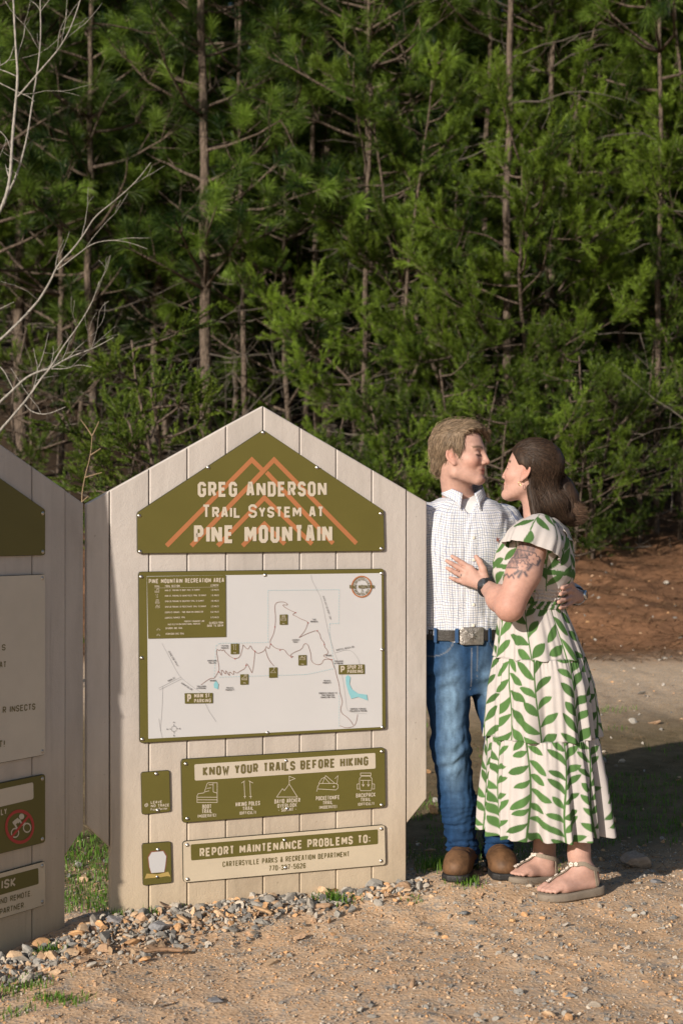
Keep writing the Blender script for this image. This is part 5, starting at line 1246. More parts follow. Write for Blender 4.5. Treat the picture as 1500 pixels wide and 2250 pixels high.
# buttons, embroidered mark
def disc(c, nrm, r_, th, n=12):
    nrm = np.array(nrm, float) / np.linalg.norm(nrm); u = np.cross(nrm, [0, 0, 1.]); u /= np.linalg.norm(u); v = np.cross(nrm, u); V = []
    for rr, hh in ((r_, 0), (r_, th * .6), (r_ * .8, th), (r_ * .3, th * .7)):
        V += [np.array(c) + nrm * hh + rr * (math.cos(a) * u + math.sin(a) * v) for a in np.linspace(0, 2 * math.pi, n, endpoint=False)]
    Fc = [(i * n + j, i * n + (j + 1) % n, (i + 1) * n + (j + 1) % n, (i + 1) * n + j) for i in range(3) for j in range(n)] + [tuple(range(3 * n, 4 * n))]
    return np.array(V), Fc
def surf_y(x, z, f, y0=-.35, y1=.0):
    """first hit of a garment from the front, torso frame"""
    ys = np.linspace(y0, y1, 500); P = np.stack([np.full(500, x), ys, np.full(500, z)], -1) @ RT + MC; d = f(P); i = int(np.argmax(d < 0)); return P[max(i - 1, 0)]
M_BUTTON = simple('button', (.62, .60, .52), .35, .05)
nf = RT.T @ np.array([0, -1., 0])
for bz in (1.345, 1.26, 1.175, 1.09, 1.01):
    p = surf_y(.004, bz, man_shirt); Vb, Fb = disc(p, nf, .0062, .0028); mesh('button', Vb - MB_, Fb, M_BUTTON, MAN, True)
p = surf_y(.103, 1.335, man_shirt); g = Geo()
ax, az = RT.T @ np.array([1., 0, 0]), np.array([0, 0, 1.])
for P2 in ([(-.007, -.004), (.004, -.003), (.006, .001), (.002, .003), (-.006, .002)], [(.003, .001), (.009, .007), (.007, .009), (.002, .004)], [(-.002, .002), (.001, .010), (-.002, .011), (-.005, .003)], [(-.006, -.003), (-.004, -.003), (-.007, -.011), (-.009, -.011)], [(.002, -.003), (.004, -.003), (.007, -.010), (.005, -.011)]):
    a = [p + nf * .001 + ax * q[0] + az * q[1] for q in P2]; b_ = [v + nf * .0015 for v in a]; k = len(a)
    g.add(a + b_, [tuple(range(k, 2 * k))[::-1]] + [(i, (i + 1) % k, (i + 1) % k + k, i + k)[::-1] for i in range(k)])
emb = g.build('embroidered_mark', simple('brown_thread', (.20, .07, .05), .8, .1), shirt); emb.location = tuple(-MB_); 
# jeans
def man_jeans(P):
    d = smax(loft(tl(P), np.array([.74, .82, .90, .99]), np.zeros(4), np.array([.012, .012, .008, 0]), np.array([.145, .166, .164, .154]), np.array([.090, .116, .118, .108]), 2.3), P[:, 2] - .985, .004)
    for i, (h_, k_, a_) in enumerate(zip(HIP, KNE, ANK)):
        a2 = a_ + np.array([0, 0, -.015]); m1 = h_ * .45 + k_ * .55; m2 = k_ * .45 + a_ * .55
        d = smin(d, chain(P, [h_ + np.array([0, 0, -.03]), m1, k_, m2, a2], [.090, .079, .071, .069, .058], .03), .022)
    z = P[:, 2]; n_ = noise3(P, 7, 12, 2)
    d = d + FOLD(P, .004, 14, 9)
    low = np.clip((.42 - z) / .3, 0, 1)
    n2 = noise3(P * np.array([.5, .5, 1.6]), 22, 31, 2); d = d + .015 * low * (np.abs(n2) - .3) + .006 * (1 - low) * (np.abs(noise3(P * np.array([1, 1, .7]), 11, 37, 2)) - .3) + .0035 * low * np.sin(z * 95 + 5 * n_ + 14 * P[:, 0]) + .004 * np.exp(-((z - .52) / .09) ** 2) * np.sin(z * 110 + 4 * n_ - 18 * P[:, 0]) + .0035 * np.exp(-((z - .80) / .07) ** 2) * np.sin(z * 90 + 26 * np.abs(tl(P)[:, 0]) + 3 * n_)
    return smax(d, .072 - z, .004)
V, Fq = sdf_mesh(man_jeans, (.26, 5.36, .05), (.84, 5.78, 1.02), .0045)
z = V[:, 2]; Q = tl(V); deep, mid_, pale = np.array([.006, .022, .062]), np.array([.010, .038, .098]), np.array([.125, .205, .30])
fr = np.clip(-(Q[:, 1] - .0) / .09, 0, 1); legx = np.minimum(np.abs(V[:, 0] - np.interp(z, [0, .5, .85], [ANK[0][0], KNE[0][0], HIP[0][0] + .01])), np.abs(V[:, 0] - np.interp(z, [0, .5, .85], [ANK[1][0], KNE[1][0], HIP[1][0] - .01])))
wear = np.exp(-(legx / .042) ** 2) * fr * np.clip(.95 * np.exp(-((z - .70) / .14) ** 2) + .8 * np.exp(-((z - .50) / .10) ** 2) + .18, 0, 1) * (1 + .35 * noise3(V * np.array([3, 1, 1]), 12, 7))
t_ = np.clip(wear, 0, 1)[:, None]; dk = np.clip((.34 - z) / .25, 0, .75)[:, None]
C = (mid_ * (1 - t_) + pale * t_) * (1 - dk) + deep * 1.4 * dk * (1 - t_) + (mid_ * dk * t_); C *= (1 + .18 * noise3(V, 30, 5)[:, None] + .22 * noise3(V * np.array([1, 1, .35]), 55, 6)[:, None])
for sx in (-1, 1): pass
fly = (np.abs(Q[:, 0] - .020) < .0022) & (Q[:, 1] < 0) & (z > .80) | (np.abs(Q[:, 0]) < .0018) & (Q[:, 1] < 0) & (z > .76)
pk = (np.abs(np.hypot((np.abs(Q[:, 0]) - .150) / 1.0, (z - .975)) - .085) < .0022) & (Q[:, 1] < 0) & (z > .88)
C[fly | pk] = C[fly | pk] * .5 + np.array([.10, .10, .10]); C[(z < .082)] = (.20, .28, .36)
jeans = mesh('jeans', V - MB_, Fq, M_DENIM, MAN, True, colr=np.clip(C, 0, 1))
# belt, loops, buckle
def band_loop(f, z0, z1, g0, th, name, mat, root, base, n=72, tr=None, ctr=None):
    V = []; a = np.linspace(0, 2 * np.pi, n, endpoint=False)
    for zz, gg in ((z0, 0), (z0, th), (z1, th), (z1, 0)):
        for q in a:
            rs_ = np.linspace(.02, .30, 160); L = np.stack([np.sin(q) * rs_, -np.cos(q) * rs_, np.full(160, (z0 + z1) / 2)], -1); d = f(L @ tr + ctr); i = int(np.argmax(d > 0)); rr = rs_[i] + g0 + gg
            V.append((math.sin(q) * rr, -math.cos(q) * rr, zz))
    V = np.array(V) @ tr + ctr - base
    Fc = [(k * n + i, k * n + (i + 1) % n, ((k + 1) % 4) * n + (i + 1) % n, ((k + 1) % 4) * n + i)[::-1] for k in range(4) for i in range(n)]
    return mesh(name, V, Fc, mat, root, False)
def hip_env(P): return np.minimum(loft(tl(P), np.array([.74, .82, .90, .99, 1.1]), np.zeros(5), np.array([.012, .012, .008, 0, 0]), np.array([.145, .166, .164, .156, .156]), np.array([.090, .116, .118, .110, .110]), 2.3), 9)
belt = band_loop(hip_env, .952, .992, .006, .004, 'belt', simple('black_belt', (.022, .019, .017), .45, .25, 30, .3, 200), MAN, MB_, 72, RT, MC)
for bx in (-.135, -.060, .068, .14):
    p = surf_y(bx, .972, lambda P: hip_env(P) - .010, -.35, .05); g = Geo(); ux = RT.T @ np.array([1., 0, 0])
    nn = RT.T @ np.array([bx * 1.2, -.11, 0]); nn /= np.linalg.norm(nn); ux = np.cross([0, 0, 1.], nn)
    a = [p + ux * sx * .007 + az * sz for sx, sz in ((-1, -.027), (1, -.027), (1, .027), (-1, .027))]; b_ = [v + nn * .004 for v in a]
    g.add(a + b_, [(4, 5, 6, 7), (0, 1, 5, 4), (1, 2, 6, 5), (2, 3, 7, 6), (3, 0, 4, 7)]); lo_ = g.build('belt_loop', simple('denim_loop', (.02, .06, .145), .85, .2, 60, .4, 400), MAN); lo_.location = tuple(-MB_)
p = surf_y(-.002, .970, lambda P: hip_env(P) - .010, -.35, .05); ux = RT.T @ np.array([1., 0, 0])
def plate(hw, hh, th, name, mat, parent, cor=.01, y=0., bow=.012):
    P2 = rounded([np.array(q) for q in ((-hw, -hh), (hw, -hh), (hw, hh), (-hw, hh))], cor, 4); k = len(P2); ring = []
    for sc, yy in ((1, 0), (1, th * .7), (.93, th), (.6, th * 1.05), (.3, th * 1.1)): ring += [p + ux * q[0] * sc + az * q[1] * sc + nf * (y + yy - bow * (q[0] * sc / hw) ** 2 * .5) for q in P2]
    Fc = [(j * k + i, j * k + (i + 1) % k, (j + 1) * k + (i + 1) % k, (j + 1) * k + i) for j in range(4) for i in range(k)] + [tuple(range(4 * k, 5 * k))]
    return mesh(name, np.array(ring) - MB_, Fc, mat, parent, False)
M_PEWTER = simple('pewter', (.33, .31, .29), .38, .3, 60, .6, 160, .5, .85)
bk = plate(.047, .034, .006, 'belt_buckle', M_PEWTER, MAN)
for ang in np.linspace(0, math.pi, 4, endpoint=False):
    u2_, v2 = math.cos(ang) * .017, math.sin(ang) * .017; g = Geo()
    t1_ = tube([p + nf * .0072 + ux * -u2_ + az * -v2, p + nf * .009, p + nf * .0072 + ux * u2_ + az * v2], [.001, .0035, .001], 6); g.add(*t1_); q_ = g.build('engraved_star', M_PEWTER, bk, True); q_.location = tuple(-MB_)
# boots
def boot_pts(i): 
    a = ANK[i]; toe = (atm(1001, 1915, 5.49), atm(1108, 1914, 5.53))[i]; g0 = float(hgt(toe[0], toe[1])); d = toe - a; d[2] = 0; d /= np.linalg.norm(d); return a, toe, d, g0
def boot_uv(P, i):
    a, toe, d, g0 = boot_pts(i); s_ = np.array([-d[1], d[0], 0]); q = P - a; return q @ d, q @ s_, P[:, 2] - g0
for i in (0, 1):
    a, toe, d, g0 = boot_pts(i); L = np.linalg.norm((toe - a)[:2]); sv = np.array([-d[1], d[0], 0])
    def upper(P, i=i, L=L):
        x, y, z = boot_uv(P, i); Q = np.stack([x, y, z], -1)
        k = smin(cap(Q, (-.035, 0, .062), (L - .06, 0, .050), .054, .052), ell(Q, (L - .035, 0, .045), (.072, .058, .052)), .03)
        k = smin(k, cap(Q, (-.02, 0, .06), (.0, 0, .19), .050, .048), .03); k = smax(k, .022 - z, .004); k = smax(k, np.abs(y) - .054, .012)
        return k + .0022 * np.sin(120 * x + 6 * np.abs(y) * 10) * np.exp(-((x - L * .55) / .03) ** 2) + .0015 * noise3(Q, 24, 3)
    def sole(P, i=i, L=L):
        x, y, z = boot_uv(P, i); hw = np.interp(x, [-.085, -.05, .02, L * .7, L + .02, L + .045], [.03, .043, .040, .058, .052, .02]); k = np.maximum(np.abs(y) - hw, np.maximum(x - L - .040, -.088 - x)); k = smax(k, np.abs(z - .014) - .013, .005)
        return k
    lo_, hi_ = np.minimum(a, toe) - np.array([.13, .13, 0]), np.maximum(a, toe) + np.array([.13, .13, 0]); lo_[2] = -.02; hi_[2] = .27
    V, Fq = sdf_mesh(upper, lo_, hi_, .0045); x, y, z = boot_uv(V, i)
    C = np.array([.125, .066, .033])[None] * (1 + .40 * noise3(V, 30, 4 + i)[:, None] + .2 * noise3(V, 90, 6)[:, None]) * (1 - .45 * (np.abs(x - (L - .085) - .25 * y ** 2 / .05) < .0022))[:, None] * (1 - .35 * np.clip((.05 - z) / .03, 0, 1))[:, None]
    b_ = mesh('boot', V - MB_, Fq, M_LEATHER, MAN, True, colr=np.clip(C, 0, 1))
    V, Fq = sdf_mesh(sole, lo_, hi_, .0042); mesh('boot_sole', V - MB_, Fq, simple('black_rubber', (.018, .017, .017), .6, .3, 40, .4, 120), b_, True)
# watch on the far wrist
wd = E_L - W_L; wd /= np.linalg.norm(wd); c_ = W_L + wd * .012
u1 = np.cross(wd, [0, 0, 1.]); u1 /= np.linalg.norm(u1); v1 = np.cross(wd, u1)
ringp = [c_ + .031 * (math.cos(q) * u1 + math.sin(q) * v1) for q in np.linspace(0, 2 * math.pi, 25)]
Vt, Ft = tube(ringp, .007, 8, False); wt_ = mesh('watch_strap', Vt - MB_, Ft, simple('watch_band', (.02, .025, .035), .4, .2), MAN, True)
Vt, Ft = disc(c_ + np.array([.030, -.010, .004]), (.9, -.4, .1), .020, .010, 18); mesh('watch_case', Vt - MB_, Ft, simple('watch_steel', (.55, .56, .58), .25, .1, 20, 0, 80, .5, 1), MAN, True)
# hair: combed short cap with loose ribbons
HLX = [-.115, -.09, -.06, -.035, -.022, -.004, .010, .020, .032, .039, .055, .080, .12]; HLZ = [-.050, -.075, -.082, -.06, .014, .030, .004, -.014, .018, .068, .084, .092, .096]
def man_hair(P):
    Q = hl(P); x, y, z = Q.T
    th = .007 + .011 * np.clip((z - .05) / .06, 0, 1) + .010 * np.clip((x - .02) / .05, 0, 1) * np.clip((z - .05) / .04, 0, 1)
    k = ell(Q, (-.010, 0, .035), (.099, .079, .084)) - th
    k = smin(k, ell(Q, (-.070, 0, -.030), (.040, .056, .050)), .02)
    low = np.interp(x + .004 * noise3(Q, 60, 4), HLX, HLZ) + .006 * noise3(Q, 70, 5)
    k = smax(k, low - z, .006)
    k = smin(k, cap(Q, (.050, -.03, .112), (.088, .040, .088), .013, .012), .014); k = smin(k, cap(Q, (.088, .040, .088), (.092, .058, .058), .012, .007), .012)            # swept fringe
    return (k + .0012 * noise3(Q * np.array([.5, 1, .6]), 70, 6, 2)) * HS
V, Fq = sdf_mesh(man_hair, (.30, 5.33, 1.44), (.66, 5.75, 1.92), .0032)
Q = hl(V); hc1, hc2 = np.array([.075, .054, .036]), np.array([.30, .215, .14])
t_ = np.clip(.5 + .6 * noise3(Q * np.array([.35, 1, .5]), 110, 3), 0, 1)[:, None]
hair_m = mesh('hair', V - MB_, Fq, M_HAIR, MAN, True, colr=hc1 * (1 - t_) + hc2 * t_)
r = np.random.RandomState(4); sel = r.choice(len(V), 9000); P0 = V[sel]; q0 = Q[sel]
fl_ = np.where((q0[:, 2] > .075)[:, None], np.array([.75, .50, .0]), np.array([-.35, 0, -1.])) + np.where((q0[:, 0] > .0)[:, None] & (q0[:, 2] < .075)[:, None], np.array([.25, 0, 0]), 0) + r.normal(0, .13, (len(P0), 3))
fr_k = ((q0[:, 0] > .045) & (q0[:, 2] > .05))[:, None]; fl_ = np.where(fr_k, np.array([.10, .85, -.35]) + r.normal(0, .10, (len(P0), 3)), fl_); fl_ = unit(fl_) @ HM.T; eps = .004; G = np.stack([man_hair(P0 + np.eye(3)[i] * eps) - man_hair(P0 - np.eye(3)[i] * eps) for i in range(3)], -1); G = unit(G)
fl_ = unit(fl_ - (fl_ * G).sum(1)[:, None] * G * .92); Ls = r.uniform(.014, .042, len(P0)) * np.where(fr_k[:, 0], .55, 1); tt = np.linspace(0, 1, 5)
cv = np.clip((q0[:, 0] * 0 + 1), 0, 1)
paths = P0[:, None, :] + fl_[:, None, :] * (Ls[:, None] * tt)[..., None] + (np.where(r.uniform(0, 1, len(P0)) < .03, 5., 1.)[:, None, None]) * G[:, None, :] * (.0010 + .0018 * np.sin(tt * 2.4))[None, :, None] - G[:, None, :] * (Ls[:, None] ** 2 * tt ** 2 * 5.5)[..., None]
cs = hc1 + (hc2 * 1.15 - hc1) * r.uniform(0, 1, (len(P0), 1)) ** 1.3
strands('hair_strands', paths, .0010, cs, M_HAIR, hair_m, MB_, 6)
# ------------------------------------------------------------------ the woman
WB = np.array([.74, 5.38, 0.]); WOM = empty('person', tuple(WB)); tag(WOM, 'young woman with long brown hair in a white dress with green leaf print and sandals', 'person')
WS = 1.02
WHM = frame((-math.cos(R(27)), math.sin(R(27)), .17), np.array([.12, .06, 1.])); WHC = at(1165, 1037, 5.40)
whl = lambda P: ((P - WHC) @ WHM) / WS
b0 = R(14); WM = np.stack([np.array([-math.cos(b0), math.sin(b0), 0]), np.array([-math.sin(b0), -math.cos(b0), 0]), np.array([0, 0, 1.])], 1)
WC = at(1171, 1150, 5.40); WC[2] = 0
wl = lambda P: (P - WC) @ WM
zy = lambda y, D=5.40: CAMZ - (y - HY) / F * D
Z5W = lambda x, y, D: at(900 + x / 3.5714, 880 + y / 3.5714, D)
Z7 = lambda x, y, D: at(900 + x / 3., 1560 + y / 3., D)
wtz = np.array([zy(q) for q in (1500, 1440, 1400, 1350, 1315, 1280, 1235, 1190, 1160, 1138)])
wtx = np.array([.140, .140, .138, .126, .122, .132, .146, .128, .100, .06]); wty = np.array([.135, .135, .135, .130, .138, .146, .160, .160, .145, .07]); wcx = np.array([-.022, -.022, -.016, .002, .006, .0, .0, -.012, -.02, -.025])
def w_torso(P, g=0.): return loft(wl(P), wtz, wcx, 0 * wtz, wtx + g, wty + g, 2.15)
SN, EN, WN = at(1180, 1178, 5.245), at(1119, 1334, 5.175), at(1066, 1288, 5.385)
MN = at(1150, 1258, 5.20)
SF_, EF, WF = at(1165, 1180, 5.56), at(1120, 1290, 5.66), at(1090, 1350, 5.60)
FW = [([(478, 1318, 5.3980), (412, 1275, 5.4030), (330, 1222, 5.4080)], .0098), ([(445, 1345, 5.3980), (368, 1303, 5.4040), (288, 1258, 5.4090)], .0098), ([(428, 1385, 5.3980), (360, 1352, 5.4040), (290, 1313, 5.4090)], .0094), ([(432, 1425, 5.4010), (378, 1414, 5.4060), (316, 1390, 5.4110)], .0084)]
def w_hand(P):
    d = None
    for pts, rr in FW:
        q = [Z5W(*p) for p in pts]; q2 = [q[0], q[1], q[1] * .45 + q[2] * .55 + np.array([0, -.003, 0]), q[2]]
        e = chain(P, q2, [rr * 1.08, rr * 1.0, rr * .9, rr * .74], .004); d = e if d is None else smin(d, e, .003)
    pm = None
    for pts, rr in FW:
        q0 = Z5W(*pts[0]); s_ = WN + (q0 - WN) * .12; e = cap(P, s_, q0, .017, .0125); pm = e if pm is None else smin(pm, e, .016)
    d = smin(d, pm, .008)
    th = [Z5W(590, 1410, 5.3910), Z5W(574, 1325, 5.3910), Z5W(548, 1268, 5.3980), Z5W(519, 1226, 5.4040)]
    return smin(d, chain(P, th, [.019, .0145, .0115, .0088], .006), .010)
FEET = []
for hp, tp, an, kn in (((1320, 1958, 5.30), (1184, 1990, 5.20), (1271, 1905, 5.285), (1262, 1700, 5.30)), ((1226, 1935, 5.47), (1119, 1962, 5.37), (1195, 1893, 5.45), (1190, 1700, 5.46))):
    h_, t_ = at(*hp), at(*tp); d_ = t_ - h_; d_[2] = 0; L_f = np.linalg.norm(d_); d_ /= L_f; z0_, z1_ = float(hgt(h_[0], h_[1])) + .011, float(hgt(t_[0], t_[1])) + .009; h_[2] = z0_; FEET.append((h_, d_, L_f, at(*an), at(*kn), z0_, z1_))
def foot_uv(P, k):
    h_, d_, L_f, an, kn, z0, z1 = FEET[k]; q = P - h_; x = q @ d_; y = q @ np.array([-d_[1], d_[0], 0]); return x, y, P[:, 2] - (z0 + (z1 - z0) * np.clip(x / L_f, 0, 1)), L_f
SOLE = .016
def w_foot(P, k):
    x, y, z, L_f = foot_uv(P, k); s = L_f / .265; y = y * (1 if k == 0 else 1); Q = np.stack([x / s, y / s, (z - SOLE) / s], -1)
    d = smin(cap(Q, (.042, 0, .030), (.046, 0, .050), .030, .030), cap(Q, (.075, .0, .066), (.165, -.004, .030), .034, .026), .03)
    d = smin(d, ell(Q, (.175, -.002, .022), (.045, .043, .022)), .02); d = smin(d, cap(Q, (.05, .010, .020), (.17, .022, .016), .022, .020), .02)
    for i, (ty, tl_, r_) in enumerate(((-.026, .248, .0135), (-.007, .246, .0102), (.009, .239, .0095), (.022, .230, .009), (.034, .217, .0085))):
        d = smin(d, chain(Q, [(.190 - .006 * i, ty * .95, .020), (tl_ - .025, ty, .021), (tl_, ty, .011)], [r_ * 1.1, r_, r_ * .88], .004), .004)
    return smax(d, -Q[:, 2] - .0, .006) * s
def w_legs(P):
    d = None
    for k, (h_, d_, L_f, an, kn, z0, z1) in enumerate(FEET):
        e = w_foot(P, k); c = an * .45 + kn * .55 - d_ * .012; e = smin(e, chain(P, [an + np.array([0, 0, -.02]), an + np.array([0, 0, .05]), c, kn], [.037, .036, .056, .058], .03), .03)
        e = smin(e, cap(P, an + np.array([-d_[1], d_[0], 0]) * .030, an + np.array([-d_[1], d_[0], 0]) * .026 + np.array([0, 0, -.01]), .012, .010), .02)
        d = e if d is None else np.minimum(d, e)
    return d
WNK0, WNK1 = at(1186, 1145, 5.42), WHC + WHM @ np.array([-.022, 0, -.05]) * WS
def w_body(P):
    d = head_sdf(whl(P), False) * WS
    d = smin(d, cap(P, WNK0, WNK1, .060, .050), .022); d = smin(d, w_torso(P, -.016), .03)
    arm = chain(P, [SN, MN, EN], [.049, .0625, .050], .02); arm = smin(arm, chain(P, [EN, EN * .6 + WN * .4, WN], [.050, .046, .0265], .03), .022)
    d = smin(d, arm, .02); d = smin(d, w_hand(P), .010); d = smin(d, chain(P, [SF_, EF, WF], [.055, .046, .028], .02), .02); d = smin(d, cap(P, WF, WF + np.array([-.03, .02, -.07]), .026, .022), .02)
    for q in range(2): d = smin(d, cap(P, at((1200, 1188)[q], 1420, (5.36, 5.44)[q]), FEET[q][4], .062, .056), .04)
    return smin(d, w_legs(P), .02)
V, Fq = sdf_mesh(w_body, (.38, 5.02, -.01), (1.06, 5.78, 1.80), .0040)
SK2 = np.array([.44, .265, .215]); C = skin_cols(V, SK2, 8); Q = whl(V); k = np.linalg.norm(Q, axis=1) < .2
Cf = C[k]; Cf[0] = SK2; face_paint(Q[k], Cf, False, (.07, .045, .03), (.55, .20, .17)); C[k] = Cf
# redder elbow and toes, pale nails
el = np.exp(-(np.linalg.norm(V - EN, axis=1) / .10) ** 2)[:, None] * .45; C = C * (1 - el) + el * SK2 * np.array([1.02, .74, .66])
# tattoo on the upper arm: arm coordinates matched to the survey grid
ax_a = unit(EN - SN); side_a = unit(np.cross(ax_a, np.array([0, -1., .1]))); al = (V - SN) @ ax_a; ac = (V - SN) @ side_a; out = (V - SN) @ np.cross(side_a, ax_a)
pxx = CX + V[:, 0] / V[:, 1] * F; pyy = HY + (CAMZ - V[:, 2]) / V[:, 1] * F; tx, ty = (pxx - 900) * 3.5714, (pyy - 880) * 3.5714
on = (chain(V, [SN, MN, EN], [.058, .0625, .050], .02) < .012) & (V[:, 1] < 5.22) & (ty > 1090) & (ty < 1420) & (tx > 690)
ink = np.zeros(len(V)); G_ = lambda q, w_: np.clip(1.2 - np.abs(q) / w_, 0, 1)
def seg(x0, y0, x1, y1, w_=8):
    t = np.clip(((tx - x0) * (x1 - x0) + (ty - y0) * (y1 - y0)) / ((x1 - x0) ** 2 + (y1 - y0) ** 2), 0, 1); return G_(np.hypot(tx - x0 - t * (x1 - x0), ty - y0 - t * (y1 - y0)), w_)
shade = lambda cx, cy, rx, ry, a: a * (np.abs((tx - cx) / rx) ** 3 + np.abs((ty - cy) / ry) ** 3 < 1)
for a in ((905, 1160, 85, 26, .55), (790, 1275, 62, 34, .75), (860, 1225, 50, 16, .35), (770, 1180, 26, 40, .5)): ink = np.maximum(ink, shade(*a) * (.6 + .5 * noise3(np.stack([tx, ty, 0 * tx], -1), .09, 3, 2)))
for a in ((760, 1150, 960, 1190), (760, 1150, 745, 1300), (820, 1240, 930, 1230), (745, 1310, 860, 1315), (930, 1180, 945, 1235), (840, 1170, 850, 1235), (730, 1385, 760, 1360), (760, 1360, 775, 1390), (775, 1390, 800, 1365), (800, 1365, 815, 1395)): ink = np.maximum(ink, .85 * seg(*a))
ink = np.maximum(ink, .9 * G_(np.hypot(tx - 800, ty - 1212) - 24, 8))
for cx, cy, rr in ((880, 1303, 46), (968, 1245, 50)):
    an_ = np.arctan2(ty - cy, tx - cx); rd = np.hypot(tx - cx, ty - cy); pr = rr * (.62 + .38 * np.abs(np.cos(2.5 * an_ + .4))); ins = rd < pr; ink = np.where(ins, .06, ink); ink = np.maximum(ink, .85 * G_(rd - pr, 7)); ink = np.maximum(ink, .7 * G_(rd, 9))
for x0, y0, x1, y1 in ((925, 1330, 955, 1290), (850, 1385, 875, 1345), (1000, 1290, 1020, 1255), (820, 1360, 850, 1340), (900, 1350, 915, 1375)): ink = np.maximum(ink, .9 * seg(x0, y0, x1, y1, 15))
ink = np.maximum(ink, .75 * np.clip((1330 - ty) / 60, 0, 1) * np.clip((1010 - tx) / 40, 0, 1) * (.7 + .5 * noise3(np.stack([tx, ty, 0 * tx], -1), .06, 13, 2)) * ~((np.hypot(tx - 880, ty - 1303) < 46) | (np.hypot(tx - 968, ty - 1245) < 50)))
ink = (np.clip(ink * 1.2, 0, 1) * on * .88)[:, None]; C = C * (1 - ink) + ink * np.array([.045, .05, .065])
mesh('body', V - WB, Fq, M_SKIN, WOM, True, colr=np.clip(C, 0, 1))
# ---- leaf print, laid out on the cloth in metres
CREAM, GREEN = np.array([.47, .435, .42]), np.array([.066, .14, .042])
def print_leaves(S, fronds, seed):
    r = np.random.RandomState(seed); m = np.zeros(len(S)); tone = np.ones(len(S))
    def leaf(b, ang, L, W, bend):
        d = np.array([math.cos(ang), math.sin(ang)]); q = S - b; x = q @ d / L; y = q @ np.array([-d[1], d[0]]); k = (x > -.05) & (x < 1.05); xx = np.clip(x, 0, 1)
        w_ = W * np.sin(np.pi * xx ** 1.12) ** .70; q_ = np.clip(.5 + (w_ - np.abs(y - bend * (4 * xx * (1 - xx) + .25 * np.sin(2 * np.pi * xx)))) / .0022, 0, 1) * k; m[:] = np.maximum(m, q_); tq = r.uniform(.8, 1.2); tone[q_ > .3] = tq; 
    for x0, y0, y1, up, L, W, pitch in fronds:
        ph = r.uniform(0, 6); amp = .010; n = int(abs(y1 - y0) / pitch)
        sx = x0 + amp * np.sin(S[:, 1] * 11 + ph); m[:] = np.maximum(m, np.clip(.5 + (.0028 - np.abs(S[:, 0] - sx)) / .0018, 0, 1) * ((S[:, 1] > min(y0, y1)) & (S[:, 1] < max(y0, y1))))
        for i in range(n):
            yy = min(y0, y1) + (i + .3) * pitch; xx = x0 + amp * math.sin(yy * 11 + ph)
            for sd_ in (-1, 1):
                a = (R(38) + r.uniform(-.15, .2)) * up; a = a if sd_ > 0 else math.pi - a; a += r.uniform(-.22, .22); leaf(np.array([xx, yy + (.35 * pitch if sd_ > 0 else 0)]), a, L * r.uniform(.75, 1.2), W * r.uniform(.88, 1.15), .007 * sd_ * up * r.uniform(-.4, 1.2))
        yy = max(y0, y1) if up > 0 else min(y0, y1); leaf(np.array([x0 + amp * math.sin(yy * 11 + ph), yy]), R(90) * up, L * .9, W * .9, .006)
    return CREAM * (1 - m[:, None]) + GREEN * tone[:, None] * m[:, None]
# ---- skirt in three gathered tiers, one cloth mesh
yk = np.array([1322, 1345, 1400, 1441, 1500, 1612, 1700, 1760, 1818]); xl = np.array([1098, 1094, 1088, 1083, 1074, 1069, 1062, 1059, 1060]); xr = np.array([1238, 1246, 1268, 1283, 1300, 1313, 1327, 1334, 1340])
nth, rows = 1000, []
def skirt_row(y, tier, f):
    th = np.linspace(0, 2 * np.pi, nth, endpoint=False); z = zy(y); l_, r_ = np.interp(y, yk, xl), np.interp(y, yk, xr); cx = ((l_ + r_) / 2 - CX) / F * 5.40; rx = (r_ - l_) / 2 / F * 5.40 * .975
    ry = rx * np.interp(y, [1322, 1441, 1818], [1.14, 1.06, .94]); ph = (0, 1.7, 3.1)[tier]; D0 = np.interp(y, [1322, 1441, 1818], [5.40, 5.395, 5.39])
    A = (.012 + .042 * f, .022 + .075 * f, .028 + .105 * f)[tier]
    n_ = .45 * np.sin(6 * th + ph) + .55 * np.sin(11 * th + 2.1 * ph + .8 * np.sin(2 * th)) + .42 * np.sin(19 * th + ph * 3 + 1.1 * np.sin(3 * th + ph)) + .2 * np.sin(31 * th + 1.3 * np.sin(5 * th))
    q = 1 + A * n_ + .010 * math.exp(-f * 9) * np.sin(74 * th + 2.5 * np.sin(7 * th) + ph) + .006 * math.exp(-f * 5) * np.sin(43 * th + 2 * np.sin(9 * th + 2 * ph))
    q = q + (0, .010, .012)[tier] * (1 - math.exp(-f * 14)) 
    zz = z + np.interp(f, [0, 1], [0, .004]) * np.sin(9 * th + ph) - (.006 if tier < 2 else .012) * f * n_ * .4
    return np.stack([cx + rx * q * np.cos(th), D0 + ry * q * np.sin(th), zz], -1), np.stack([(th - np.pi) * .205, np.full(nth, z)], -1)
PV, PU = [], []
TY = [(1322, 1441), (1441.5, 1613), (1613.5, 1822)]
for t_, (ya, yb) in enumerate(TY):
    for f in np.linspace(0, 1, (68, 100, 124)[t_]): v, u = skirt_row(ya + (yb - ya) * f, t_, f); PV.append(v); PU.append(u)
nr = len(PV); V = np.vstack(PV); U = np.vstack(PU); idx = np.arange(nr * nth).reshape(nr, nth); nx_ = np.roll(idx, -1, 1); Fq = np.stack([idx[1:], nx_[1:], nx_[:-1], idx[:-1]], -1).reshape(-1, 4)
fr_ = []; r = np.random.RandomState(12)
